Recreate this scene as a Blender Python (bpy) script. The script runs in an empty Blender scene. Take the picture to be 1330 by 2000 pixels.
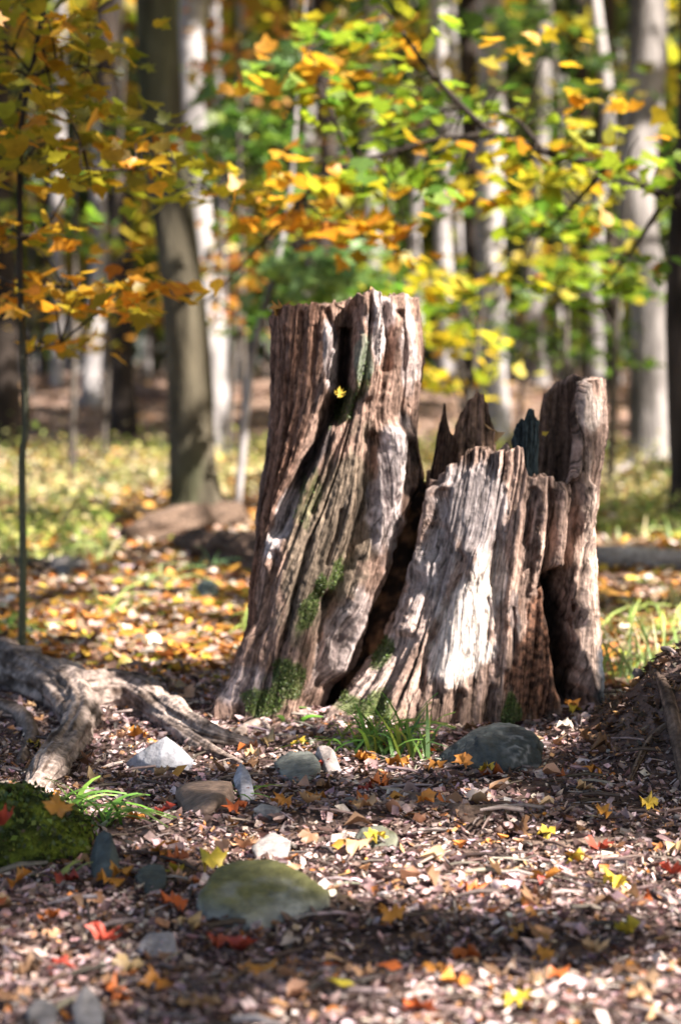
import bpy, bmesh, math, random
import numpy as np
from mathutils import Vector, Matrix, Euler

rad = math.radians
rng = np.random.default_rng(11)
random.seed(11)
S = bpy.context.scene
COL = S.collection

# ------------------------------------------------------------------ camera, sky, sun, exposure
CAM_H, FPX, HORIZON = 0.914, 4000.0, 720.0          # metres, focal length in photo pixels, horizon row
PITCH = math.atan((1000 - HORIZON) / FPX)
cam_d = bpy.data.cameras.new('camera')
cam = bpy.data.objects.new('camera', cam_d); COL.objects.link(cam)
cam.location = (0, 0, CAM_H); cam.rotation_euler = (math.pi / 2 - PITCH, 0, 0)
cam_d.sensor_fit = 'VERTICAL'; cam_d.sensor_height = 36; cam_d.lens = FPX * 36 / 2000
cam_d.clip_end = 600; cam_d.clip_start = 0.05
cam_d.dof.use_dof = True; cam_d.dof.focus_distance = 4.45; cam_d.dof.aperture_fstop = 2.6
S.camera = cam

SUN_EL, SUN_AZ = rad(43), rad(30)                     # azimuth: from +X towards the camera side
SUN = np.array([math.cos(SUN_EL) * math.cos(SUN_AZ), -math.cos(SUN_EL) * math.sin(SUN_AZ), math.sin(SUN_EL)])
W = bpy.data.worlds.new('World'); S.world = W; W.use_nodes = True
nt = W.node_tree
sky = nt.nodes.new('ShaderNodeTexSky'); sky.sky_type = 'NISHITA'; sky.sun_disc = False
sky.sun_elevation = SUN_EL; sky.sun_rotation = math.atan2(SUN[0], SUN[1])
sky.dust_density = 2.0; sky.air_density = 1.0; sky.ozone_density = 0.6
bg = nt.nodes['Background']; bg.inputs[1].default_value = 0.055
nt.links.new(sky.outputs[0], bg.inputs[0])
sl = bpy.data.lights.new('sun', 'SUN'); sl.energy = 5.0; sl.angle = rad(0.53); sl.color = (1.0, 0.93, 0.84)
so = bpy.data.objects.new('sun', sl); COL.objects.link(so)
so.rotation_euler = Vector(SUN).to_track_quat('Z', 'Y').to_euler()
so.location = (12, -8, 20)
S.view_settings.view_transform = 'Standard'; S.view_settings.look = 'None'
S.view_settings.exposure = 2.05; S.view_settings.gamma = 1.0
S.view_settings.use_curve_mapping = False
S.cycles.use_denoising = True
S.cycles.max_bounces = 6; S.cycles.diffuse_bounces = 3; S.cycles.transmission_bounces = 4
S.cycles.sample_clamp_indirect = 6

# ------------------------------------------------------------------ numpy noise
def _h(ix, iy, iz, seed):
    n = (ix.astype(np.int64) * 374761393 + iy.astype(np.int64) * 668265263 + iz.astype(np.int64) * 1440662683 + seed * 974634533) & 0xffffffff
    n = ((n ^ (n >> 13)) * 1274126177) & 0xffffffff
    n = n ^ (n >> 16)
    return (n & 0xffff) / 65535.0
def vn3(x, y, z, seed=0):
    x, y, z = np.broadcast_arrays(np.asarray(x, float), np.asarray(y, float), np.asarray(z, float))
    xi, yi, zi = np.floor(x), np.floor(y), np.floor(z)
    f = [a * a * (3 - 2 * a) for a in (x - xi, y - yi, z - zi)]
    out = 0
    for dx in (0, 1):
        for dy in (0, 1):
            for dz in (0, 1):
                w = (f[0] if dx else 1 - f[0]) * (f[1] if dy else 1 - f[1]) * (f[2] if dz else 1 - f[2])
                out = out + w * _h(xi + dx, yi + dy, zi + dz, seed)
    return out
def vn2(x, y, seed=0):
    x, y = np.broadcast_arrays(np.asarray(x, float), np.asarray(y, float))
    xi, yi = np.floor(x), np.floor(y)
    fx, fy = x - xi, y - yi
    fx = fx * fx * (3 - 2 * fx); fy = fy * fy * (3 - 2 * fy)
    z = np.zeros_like(xi)
    return ((1 - fx) * (1 - fy) * _h(xi, yi, z, seed) + fx * (1 - fy) * _h(xi + 1, yi, z, seed)
            + (1 - fx) * fy * _h(xi, yi + 1, z, seed) + fx * fy * _h(xi + 1, yi + 1, z, seed))
def fbm2(x, y, o=4, seed=0):
    a, s, t = 0.5, 0, 0
    for k in range(o):
        s = s + a * vn2(np.asarray(x) * 2.03 ** k, np.asarray(y) * 2.03 ** k, seed + k); t += a; a *= 0.5
    return s / t
def fbm3(x, y, z, o=4, seed=0):
    a, s, t = 0.5, 0, 0
    for k in range(o):
        q = 2.03 ** k
        s = s + a * vn3(np.asarray(x) * q, np.asarray(y) * q, np.asarray(z) * q, seed + k); t += a; a *= 0.5
    return s / t
def ss(a, b, x):
    t = np.clip((np.asarray(x, float) - a) / (b - a), 0, 1)
    return t * t * (3 - 2 * t)
def mix(a, b, t):
    t = np.asarray(t)[..., None]
    return np.asarray(a) * (1 - t) + np.asarray(b) * t

# ------------------------------------------------------------------ where things stand
cp, sp = math.cos(PITCH), math.sin(PITCH)
def at(px, py, Y):                                    # photo pixel at distance Y -> point
    xc, yc = (px - 665) / FPX, (1000 - py) / FPX
    d = np.array([xc, cp + yc * sp, -sp + yc * cp])
    return d * (Y / d[1]) + np.array([0, 0, CAM_H])
def proj(V):
    x, y, z = V[..., 0], V[..., 1], V[..., 2] - CAM_H
    dep = y * cp - z * sp; up = y * sp + z * cp
    return 665 + FPX * x / dep, 1000 - FPX * up / dep
def H(x, y):                                          # the lie of the land
    x = np.asarray(x, float); y = np.asarray(y, float)
    z = 0.05 * (fbm2(x * 0.9 + 7, y * 0.9, 3, 5) - 0.5) + 0.03 * (fbm2(x * 3.1, y * 3.1 + 4, 3, 9) - 0.5)
    z = z * (1 + ss(7, 20, y) * 2.5)
    z = z + 0.62 * ss(25, 31, y + 1.2 * np.sin(x * 0.45)) + 0.004 * np.maximum(y - 40, 0)
    z = z + 0.27 * np.exp(-(((x - 0.84) / 0.19) ** 2 + ((y - 4.85) / 0.3) ** 2)) * (.75 + .5 * fbm2(x * 9, y * 9, 3, 33))      # dirt bank right of the stump
    z = z + 0.05 * np.exp(-(((x - 0.25) / 0.6) ** 2 + ((y - 5.4) / 0.5) ** 2))
    z = z + 0.04 * np.exp(-(((x - 0.1) / 0.9) ** 2 + ((y - 4.05) / 0.1) ** 2))
    z = z - 0.03 * np.exp(-(((x - 0.3) / 0.7) ** 2 + ((y - 3.22) / 0.12) ** 2))
    return z - 0.02 * ss(0, 1, 1)
def gnd(px, py):                                      # photo pixel -> point on the ground
    xc, yc = (px - 665) / FPX, (1000 - py) / FPX
    d = np.array([xc, cp + yc * sp, -sp + yc * cp])
    t = CAM_H / -d[2]
    for _ in range(6):
        p = d * t
        t = (CAM_H - float(H(p[0], p[1]))) / -d[2]
    p = d * t
    return np.array([p[0], p[1], float(H(p[0], p[1]))])

# ------------------------------------------------------------------ objects
LOC = {}
def mesh(name, V, F, mat, col=None, smooth=True):
    me = bpy.data.meshes.new(name)
    V = np.ascontiguousarray(V, dtype=np.float32)
    if not isinstance(F, list): F = [F]
    F = [np.asarray(f) for f in F if len(f)]
    loops = np.concatenate([f.ravel() for f in F]).astype(np.int32)
    tot = np.concatenate([np.full(len(f), f.shape[1]) for f in F])
    st = np.concatenate([[0], np.cumsum(tot)[:-1]]).astype(np.int32)
    me.vertices.add(len(V)); me.vertices.foreach_set('co', V.ravel())
    me.loops.add(len(loops)); me.loops.foreach_set('vertex_index', loops)
    me.polygons.add(len(st)); me.polygons.foreach_set('loop_start', st)
    if col is not None:
        a = me.attributes.new('Col', 'FLOAT_COLOR', 'POINT')
        c = np.ones((len(V), 4), np.float32); c[:, :3] = col
        a.data.foreach_set('color', c.ravel())
    me.update(calc_edges=True)
    if smooth: me.polygons.foreach_set('use_smooth', np.ones(len(st), bool))
    me.materials.append(mat)
    return me
def tag(o, label=None, cat=None, group=None, kind=None):
    if label: o['label'] = label
    if cat: o['category'] = cat
    if group: o['group'] = group
    if kind: o['kind'] = kind
    return o
def thing(name, base, label, cat, group=None):
    o = bpy.data.objects.new(name, None); COL.objects.link(o)
    o.empty_display_size = 0.1
    o.location = base; LOC[o.name] = np.array(base, float)
    return tag(o, label, cat, group)
def flow(o, sh):
    a = o.data.attributes.new('Flow', 'FLOAT_VECTOR', 'POINT')
    a.data.foreach_set('vector', np.stack([sh['U'] + (~sh['front']) * 3.0, sh['W'], sh['V'][..., 1] * 4], -1).astype(np.float32).ravel())
def part(name, V, F, mat, parent, col=None, smooth=True, kind=None):
    b = LOC[parent.name]
    o = bpy.data.objects.new(name, mesh(name, np.asarray(V) - b, F, mat, col, smooth)); COL.objects.link(o)
    o.parent = parent; LOC[o.name] = b
    if kind: o['kind'] = kind
    return o
def single(name, V, F, mat, base, col=None, smooth=True, **kw):
    V = np.asarray(V, float); base = np.asarray(base, float)
    o = bpy.data.objects.new(name, mesh(name, V - base, F, mat, col, smooth)); COL.objects.link(o)
    o.location = base; LOC[o.name] = base
    return tag(o, **kw)

# ------------------------------------------------------------------ materials
def material(name, rough=0.85, spec=0.2, noise_scale=60, stretch=(1, 1, 1), var=(0.6, 1.3), bump=0.3, bump_scale=90, base=None, dist=0.004):
    m = bpy.data.materials.new(name); m.use_nodes = True
    n, l = m.node_tree.nodes, m.node_tree.links
    b = n['Principled BSDF']; b.inputs['Roughness'].default_value = rough; b.inputs['Specular IOR Level'].default_value = spec
    tc = n.new('ShaderNodeTexCoord'); mp = n.new('ShaderNodeMapping'); mp.inputs['Scale'].default_value = stretch
    l.new(tc.outputs['Object'], mp.inputs['Vector'])
    nz = n.new('ShaderNodeTexNoise'); nz.inputs['Scale'].default_value = noise_scale; nz.inputs['Detail'].default_value = 6; nz.inputs['Roughness'].default_value = 0.65
    l.new(mp.outputs[0], nz.inputs['Vector'])
    mr = n.new('ShaderNodeMapRange'); mr.inputs[1].default_value = 0.3; mr.inputs[2].default_value = 0.7
    mr.inputs[3].default_value = var[0]; mr.inputs[4].default_value = var[1]
    l.new(nz.outputs['Fac'], mr.inputs[0])
    mx = n.new('ShaderNodeVectorMath'); mx.operation = 'SCALE'
    if base is None:
        at_ = n.new('ShaderNodeAttribute'); at_.attribute_name = 'Col'; l.new(at_.outputs['Color'], mx.inputs[0])
    else:
        mx.inputs[0].default_value = base
    l.new(mr.outputs[0], mx.inputs['Scale'])
    l.new(mx.outputs[0], b.inputs['Base Color'])
    nb = n.new('ShaderNodeTexNoise'); nb.inputs['Scale'].default_value = bump_scale; nb.inputs['Detail'].default_value = 5
    l.new(mp.outputs[0], nb.inputs['Vector'])
    bp = n.new('ShaderNodeBump'); bp.inputs['Strength'].default_value = bump; bp.inputs['Distance'].default_value = dist
    l.new(nb.outputs['Fac'], bp.inputs['Height']); l.new(bp.outputs[0], b.inputs['Normal'])
    return m
def leaf_material(name, trans=0.45, var=(0.8, 1.2), scale=40, boost=1.0):
    m = bpy.data.materials.new(name); m.use_nodes = True
    n, l = m.node_tree.nodes, m.node_tree.links
    n.remove(n['Principled BSDF']); out = n['Material Output']
    a = n.new('ShaderNodeAttribute'); a.attribute_name = 'Col'
    tc = n.new('ShaderNodeTexCoord'); nz = n.new('ShaderNodeTexNoise'); nz.inputs['Scale'].default_value = scale; nz.inputs['Detail'].default_value = 3
    l.new(tc.outputs['Object'], nz.inputs['Vector'])
    mr = n.new('ShaderNodeMapRange'); mr.inputs[1].default_value = 0.3; mr.inputs[2].default_value = 0.7
    mr.inputs[3].default_value = var[0]; mr.inputs[4].default_value = var[1]; l.new(nz.outputs['Fac'], mr.inputs[0])
    sc = n.new('ShaderNodeVectorMath'); sc.operation = 'SCALE'; l.new(a.outputs['Color'], sc.inputs[0]); l.new(mr.outputs[0], sc.inputs['Scale'])
    d = n.new('ShaderNodeBsdfDiffuse'); t = n.new('ShaderNodeBsdfTranslucent'); g = n.new('ShaderNodeBsdfGlossy'); g.inputs['Roughness'].default_value = 0.5
    g.inputs['Color'].default_value = (1, 1, 1, 1)
    bs = n.new('ShaderNodeVectorMath'); bs.operation = 'SCALE'; bs.inputs['Scale'].default_value = boost
    l.new(sc.outputs[0], bs.inputs[0])
    l.new(sc.outputs[0], d.inputs['Color']); l.new(bs.outputs[0], t.inputs['Color'])
    m1 = n.new('ShaderNodeMixShader'); m1.inputs[0].default_value = trans
    l.new(d.outputs[0], m1.inputs[1]); l.new(t.outputs[0], m1.inputs[2])
    m2 = n.new('ShaderNodeMixShader'); m2.inputs[0].default_value = 0.03
    l.new(m1.outputs[0], m2.inputs[1]); l.new(g.outputs[0], m2.inputs[2])
    l.new(m2.outputs[0], out.inputs['Surface'])
    return m
M_leaf = leaf_material('living_leaf', 0.58, boost=1.25)
M_dry = leaf_material('dry_leaf', 0.12, (0.7, 1.25), 90)
M_grass = leaf_material('grass_blade', 0.35, boost=1.1)
M_wood = material('weathered_wood', 0.9, 0.12, 55, (1, 1, 0.16), (0.55, 1.4), 0.5, 140, dist=0.004)
M_log = material('old_log_wood', 0.92, 0.1, 48, (1, 1, 1), (0.4, 1.45), 0.9, 60, dist=0.012)
M_stone = material('stone', 0.7, 0.3, 40, (1, 1, 1), (0.5, 1.4), 0.8, 60, dist=0.008)
def stump_material():
    m = bpy.data.materials.new('stump_wood'); m.use_nodes = True
    n, l = m.node_tree.nodes, m.node_tree.links
    b = n['Principled BSDF']; b.inputs['Roughness'].default_value = .9; b.inputs['Specular IOR Level'].default_value = .12
    at_ = n.new('ShaderNodeAttribute'); at_.attribute_name = 'Flow'; col = n.new('ShaderNodeAttribute'); col.attribute_name = 'Col'
    tc = n.new('ShaderNodeTexCoord')
    def noise(sock, scale, stretch, detail=5, rough=.6):
        mp = n.new('ShaderNodeMapping'); mp.inputs['Scale'].default_value = stretch; l.new(sock, mp.inputs[0])
        z = n.new('ShaderNodeTexNoise'); z.inputs['Scale'].default_value = scale; z.inputs['Detail'].default_value = detail; z.inputs['Roughness'].default_value = rough
        l.new(mp.outputs[0], z.inputs['Vector']); return z.outputs['Fac']
    def rng_(f, a, b_, c, d):
        r = n.new('ShaderNodeMapRange'); r.inputs[1].default_value = a; r.inputs[2].default_value = b_; r.inputs[3].default_value = c; r.inputs[4].default_value = d
        l.new(f, r.inputs[0]); return r.outputs[0]
    def op(o, a, c):
        q = n.new('ShaderNodeMath'); q.operation = o
        for k, v in enumerate((a, c)):
            if isinstance(v, float): q.inputs[k].default_value = v
            else: l.new(v, q.inputs[k])
        return q.outputs[0]
    fib = noise(at_.outputs['Vector'], 1, (85, 9, 1), 6, .65); fine = noise(at_.outputs['Vector'], 1, (210, 30, 1), 4, .6)
    spk = noise(tc.outputs['Object'], 75, (1, 1, .7), 6, .7)
    line = noise(at_.outputs['Vector'], 1, (38, 5, 1), 3, .5)
    crack = rng_(op('ABSOLUTE', op('SUBTRACT', line, .5), 0.0), .004, .022, .35, 1.0)
    k = op('MULTIPLY', op('MULTIPLY', rng_(fib, .35, .65, .68, 1.4), rng_(fine, .35, .65, .8, 1.25)), op('MULTIPLY', rng_(spk, .36, .62, .62, 1.35), crack))
    sc = n.new('ShaderNodeVectorMath'); sc.operation = 'SCALE'; l.new(col.outputs['Color'], sc.inputs[0]); l.new(k, sc.inputs['Scale'])
    l.new(sc.outputs[0], b.inputs['Base Color'])
    hgt = op('ADD', op('ADD', op('MULTIPLY', fib, 1.0), op('MULTIPLY', fine, .5)), op('ADD', op('MULTIPLY', spk, .9), op('MULTIPLY', crack, .5)))
    bp = n.new('ShaderNodeBump'); bp.inputs['Strength'].default_value = .75; bp.inputs['Distance'].default_value = .012
    l.new(hgt, bp.inputs['Height']); l.new(bp.outputs[0], b.inputs['Normal'])
    return m
M_stump = stump_material()
M_moss = material('moss', 0.95, 0.05, 120, (1, 1, 1), (0.5, 1.5), 0.9, 200, dist=0.006)
M_bark = material('bark', 0.92, 0.1, 9, (1, 1, 0.25), (0.6, 1.35), 0.8, 22, dist=0.03)
M_twig = material('twig_bark', 0.8, 0.2, 60, (1, 1, 1), (0.7, 1.2), 0.2, 90)
def birch_material():
    m = material('pale_bark', 0.8, 0.2, 5, (1, 1, 0.5), (0.75, 1.2), 0.4, 20, dist=0.02)
    n, l = m.node_tree.nodes, m.node_tree.links
    b = n['Principled BSDF']; old = b.inputs['Base Color'].links[0].from_socket
    tc = n.new('ShaderNodeTexCoord'); mp = n.new('ShaderNodeMapping'); mp.inputs['Scale'].default_value = (1.2, 1.2, 3.2)
    nz = n.new('ShaderNodeTexNoise'); nz.inputs['Scale'].default_value = 1.7; nz.inputs['Detail'].default_value = 5; nz.inputs['Roughness'].default_value = 0.6
    l.new(tc.outputs['Object'], mp.inputs[0]); l.new(mp.outputs[0], nz.inputs['Vector'])
    r = n.new('ShaderNodeMapRange'); r.inputs[1].default_value = 0.58; r.inputs[2].default_value = 0.68
    l.new(nz.outputs['Fac'], r.inputs[0])
    mx = n.new('ShaderNodeMix'); mx.data_type = 'RGBA'; mx.inputs[7].default_value = (0.05, 0.045, 0.045, 1)
    l.new(r.outputs[0], mx.inputs[0]); l.new(old, mx.inputs[6]); l.new(mx.outputs[2], b.inputs['Base Color'])
    return m
M_birch = birch_material()

# ------------------------------------------------------------------ shape helpers
def catmull(P, n):
    P = np.asarray(P, float)
    if len(P) == 2: return P[0] + (P[1] - P[0]) * np.linspace(0, 1, n)[:, None]
    Q = np.vstack([2 * P[0] - P[1], P, 2 * P[-1] - P[-2]])
    u = np.linspace(0, len(P) - 1 - 1e-6, n); i = np.floor(u).astype(int); t = (u - i)[:, None]
    a, b, c, d = Q[i], Q[i + 1], Q[i + 2], Q[i + 3]
    return 0.5 * (2 * b + (c - a) * t + (2 * a - 5 * b + 4 * c - d) * t ** 2 + (3 * b - a - 3 * c + d) * t ** 3)
TUBE = {}
def tube(P, r, n=10, rows=24, amp=0.0, freq=6.0, seed=0, ridges=0.0):
    K = len(P)
    C = catmull(P, rows); rr = np.interp(np.linspace(0, K - 1, rows), np.arange(K), r)
    T = np.gradient(C, axis=0); T /= np.linalg.norm(T, axis=1)[:, None] + 1e-9
    V = np.zeros((rows, n, 3)); th = np.linspace(0, 2 * math.pi, n, endpoint=False)
    a = np.array([1.0, 0, 0]) if abs(T[0][0]) < 0.8 else np.array([0, 1.0, 0])
    L = np.concatenate([[0], np.cumsum(np.linalg.norm(np.diff(C, axis=0), axis=1))])
    for k in range(rows):
        a = a - T[k] * a.dot(T[k]); a /= np.linalg.norm(a); b = np.cross(T[k], a)
        q = rr[k] * np.ones(n)
        if amp: q = q * (1 + amp * (2 * fbm3(np.cos(th) * 1.3 + seed, np.sin(th) * 1.3, np.full(n, L[k] * freq), 3, seed) - 1))
        if ridges: q = q * (1 + ridges * (2 * fbm3(np.cos(th) * 4 + seed, np.sin(th) * 4, np.full(n, L[k] * freq * 0.3), 3, seed + 9) - 1))
        V[k] = C[k] + q[:, None] * (np.cos(th)[:, None] * a + np.sin(th)[:, None] * b)
    i, j = np.meshgrid(np.arange(rows - 1), np.arange(n), indexing='ij'); j2 = (j + 1) % n
    F = np.stack([i * n + j, i * n + j2, (i + 1) * n + j2, (i + 1) * n + j], -1).reshape(-1, 4)
    V = V.reshape(-1, 3); m = len(V)
    V = np.vstack([V, C[0], C[-1]])
    TUBE['t'] = np.concatenate([np.tile(th, rows), [0, 0]]); TUBE['l'] = np.concatenate([np.repeat(L, n), [L[0], L[-1]]])
    jj = np.arange(n); c0 = np.stack([np.full(n, m), (jj + 1) % n, jj], -1)
    e = (rows - 1) * n; c1 = np.stack([np.full(n, m + 1), e + jj, e + (jj + 1) % n], -1)
    return V, [F, np.vstack([c0, c1])]
def join(items):
    V, Q, T, o = [], [], [], 0
    for v, fs in items:
        V.append(v)
        for f in (fs if isinstance(fs, list) else [fs]):
            (Q if f.shape[1] == 4 else T).append(f + o)
        o += len(v)
    return np.vstack(V), [np.vstack(x) for x in (Q, T) if x]
def ico(sub):
    bm = bmesh.new(); bmesh.ops.create_icosphere(bm, subdivisions=sub, radius=1)
    V = np.array([v.co[:] for v in bm.verts]); F = np.array([[v.index for v in f.verts] for f in bm.faces]); bm.free()
    return V, F
ICO = {k: ico(k) for k in (2, 3, 4, 5)}
def rock(points, sub=5, rnd=24, amp=0.02, freq=9, seed=0, chip=0.0, cut=.84):
    """a stone: the rounded convex body through the given corner points, roughened"""
    P = np.asarray(points, float); c = P.mean(0)
    bm = bmesh.new()
    for p in P - c: bm.verts.new(p)
    bmesh.ops.convex_hull(bm, input=bm.verts); bm.normal_update()
    N = np.array([f.normal[:] for f in bm.faces]); D = np.array([f.normal.dot(f.verts[0].co) for f in bm.faces]); bm.free()
    s = np.sign(D); N *= s[:, None]; D *= s
    r_ = np.random.default_rng(seed + 500); N2 = r_.normal(0, 1, (34, 3)); N2 /= np.linalg.norm(N2, axis=1)[:, None]
    D2 = ((P - c) @ N2.T).max(0) * r_.uniform(cut, .99, 34); N = np.vstack([N, N2]); D = np.concatenate([D, D2])
    dirs, F = ICO[sub]
    q = np.maximum(dirs @ N.T, 1e-4) / np.maximum(D, 1e-4)
    r = 1.0 / (q ** rnd).sum(1) ** (1.0 / rnd)
    V = dirs * r[:, None]
    sc = np.abs(P - c).max()
    n = fbm3(V[:, 0] * freq / sc * 0.2 + seed, V[:, 1] * freq / sc * 0.2, V[:, 2] * freq / sc * 0.2, 5, seed) - 0.5
    n2 = 1 - abs(2 * fbm3(V[:, 0] * freq / sc * 0.3, V[:, 1] * freq / sc * 0.3 + seed, V[:, 2] * freq / sc * 0.5, 3, seed + 4) - 1)
    V = V * (1 + (2 * amp * n - chip * n2 ** 3 * 0.5)[:, None])
    return V + c, F, n
# leaf outlines: maple (lobed), simple
def fan(outline, fold=0.12, stem=True):
    pts = [(0, 0.02 * 0)] + outline
    V = np.array([[0, 0.28, 0.0]] + [[x, y, fold * abs(x)] for x, y in outline])
    n = len(outline)
    F = np.array([[0, 1 + k, 1 + (k + 1) % n] for k in range(n)])
    V[:, 1] -= 0.0
    return V, F
half = [(0.05, 0.0), (0.22, -0.09), (0.24, 0.04), (0.50, 0.10), (0.40, 0.22), (0.56, 0.42), (0.36, 0.42), (0.24, 0.46), (0.30, 0.66), (0.15, 0.66)]
MAPLE = fan(half + [(0.0, 1.0)] + [(-x, y) for x, y in half[::-1]], 0.16)
MAPLE_LOW = fan([(0.2, -0.06), (0.5, 0.12), (0.5, 0.42), (0.25, 0.5), (0.0, 1.0), (-0.25, 0.5), (-0.5, 0.42), (-0.5, 0.12), (-0.2, -0.06)], 0.16)
OVAL = fan([(0.0, -0.1), (0.25, 0.1), (0.3, 0.4), (0.0, 1.0), (-0.3, 0.4), (-0.25, 0.1)], 0.25)
CHIP = (np.array([[-0.35, 0, 0.10], [0.3, -0.1, 0.12], [0.0, 0.45, -0.04], [0.4, 0.8, 0.1], [-0.3, 0.95, 0.14]]), np.array([[0, 1, 2], [1, 3, 2], [2, 3, 4], [0, 2, 4]]))
DIAMOND = (np.array([[0, -0.1, 0], [0.42, 0.35, 0.12], [0, 1.0, 0], [-0.42, 0.4, 0.12]]), np.array([[0, 1, 2], [0, 2, 3]]))
def rotmats(yaw, tilt, roll):
    n = len(yaw); cy, sy, ct, st, cr, sr = np.cos(yaw), np.sin(yaw), np.cos(tilt), np.sin(tilt), np.cos(roll), np.sin(roll)
    Z = np.zeros(n); O = np.ones(n)
    A = np.stack([np.stack([cy, -sy, Z], -1), np.stack([sy, cy, Z], -1), np.stack([Z, Z, O], -1)], 1)
    B = np.stack([np.stack([O, Z, Z], -1), np.stack([Z, ct, -st], -1), np.stack([Z, st, ct], -1)], 1)
    C = np.stack([np.stack([cr, Z, sr], -1), np.stack([Z, O, Z], -1), np.stack([-sr, Z, cr], -1)], 1)
    return A @ B @ C
def cloud(P, size, colr, tmpl, tilt=0.5, curl=1.0, r=rng, wide=(.75, 1.2)):
    """many small leaves in one mesh"""
    n = len(P); T, F = tmpl; k = len(T)
    M = rotmats(r.uniform(0, 2 * math.pi, n), r.normal(0, tilt, n), r.normal(0, tilt, n))
    t = np.repeat(T[None], n, 0).copy(); t[:, :, 1] -= 0.35
    t[:, :, 2] *= (curl * r.uniform(-0.6, 2.0, n))[:, None]
    t[:, :, 0] *= r.uniform(*wide, n)[:, None]
    V = np.einsum('nij,nkj->nki', M, t) * np.asarray(size)[:, None, None] + P[:, None, :]
    FF = (F[None] + (np.arange(n) * k)[:, None, None]).reshape(-1, 3)
    return V.reshape(-1, 3), FF, np.repeat(colr, k, 0)
def pick(pal, n, jit=0.18, r=rng):
    pal = np.array([p[:3] for p in pal]), np.array([p[3] if len(p) > 3 else 1.0 for p in pal])
    c = pal[0][r.choice(len(pal[0]), n, p=pal[1] / pal[1].sum())]
    return np.clip(c * (1 + r.normal(0, jit, (n, 1))) * (1 + r.normal(0, jit * 0.3, (n, 3))), 0.004, 0.9)

# palettes (real leaf colours)
GOLD = [(0.44, 0.29, 0.02, 3), (0.38, 0.30, 0.02, 3), (0.48, 0.24, 0.02, 1.3), (0.26, 0.25, 0.02, 2)]
ORANGE = [(0.55, 0.26, 0.02, 4), (0.58, 0.34, 0.025, 3), (0.48, 0.18, 0.02, 1), (0.4, 0.30, 0.02, 2)]
YELLOW = [(0.55, 0.44, 0.025, 3), (0.42, 0.40, 0.025, 3), (0.28, 0.33, 0.025, 2), (0.55, 0.32, 0.02, 1)]
YGREEN = [(0.17, 0.27, 0.02, 3), (0.27, 0.34, 0.025, 3), (0.10, 0.20, 0.022, 2.4), (0.42, 0.36, 0.02, 1.0), (0.5, 0.22, 0.02, 0.35)]
GREEN = [(0.08, 0.16, 0.02, 3), (0.12, 0.20, 0.025, 3), (0.2, 0.26, 0.025, 1.5)]
PALEG = [(0.16, 0.27, 0.08, 3), (0.12, 0.22, 0.07, 2), (0.25, 0.34, 0.08, 1)]
DARKG = [(0.035, 0.07, 0.012, 3), (0.06, 0.10, 0.015, 2), (0.16, 0.14, 0.02, 1)]
RUST = [(0.4, 0.16, 0.03, 3), (0.3, 0.14, 0.03, 2), (0.45, 0.24, 0.03, 2)]
LITTER = [(0.43, 0.295, 0.275, 3.6), (0.58, 0.445, 0.425, 2.8), (0.22, 0.14, 0.128, 4.2), (0.085, 0.052, 0.05, 2.8), (0.42, 0.22, 0.11, 1.1), (0.64, 0.54, 0.51, .6), (0.5, 0.2, 0.05, 0.35)]
FALLEN = [(0.46, 0.22, 0.035, 3), (0.5, 0.33, 0.05, 1.1), (0.36, 0.14, 0.04, 2.4), (0.36, 0.24, 0.17, 3), (0.17, 0.095, 0.06, 3), (0.3, 0.3, 0.04, .9), (0.6, 0.5, 0.42, 0.8)]

# ------------------------------------------------------------------ sun flecks wanted: gaps in the leaf roof, as (point, radius)
FLECKS = []
SHADES = []
def fleck(p, r):
    p = np.asarray(p, float); g = p - SUN * (p[2] / SUN[2]); FLECKS.append((g[0], g[1], r * 1.35 + .02 if r < .2 else r))
for px, py, Y, r in [(905, 1215, 5.10, .105), (945, 1125, 5.13, .05), (880, 1300, 5.06, .075), (860, 1200, 5.1, .05), (915, 985, 5.2, .05), (1150, 800, 5.4, .08), (1140, 1000, 5.3, .035), (1148, 1140, 5.28, .035), (1152, 1290, 5.25, .03),
                     (795, 640, 5.3, .06), (765, 1000, 5.3, .03), (560, 1000, 5.3, .025), (710, 620, 5.3, .035),
                     (1285, 800, 20, .75), (1290, 660, 20, .45), (1262, 470, 20, .35), (965, 580, 25, 1.1), (955, 400, 25, .8), (950, 300, 25, .5), (965, 690, 25, .7), (965, 770, 25, .35), (1163, 600, 28, .8), (1165, 180, 28, .9), (1163, 430, 28, .5),
                     (378, 160, 21, .6), (395, 420, 21, .4), (178, 680, 30, .8), (112, 290, 32, .5), (430, 640, 34, .7), (865, 500, 34, .8), (722, 470, 36, .6), (820, 400, 36, .5),
                     (1050, 370, 8.8, .25), (1100, 480, 9.1, .22), (385, 370, 8.1, .12), (700, 240, 8.3, .15), (620, 420, 8.3, .13), (540, 380, 8.3, .1), (900, 330, 8.6, .12), (150, 560, 6.5, .12), (170, 340, 6.5, .1)]:
    fleck(at(px, py, Y), r)
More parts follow.
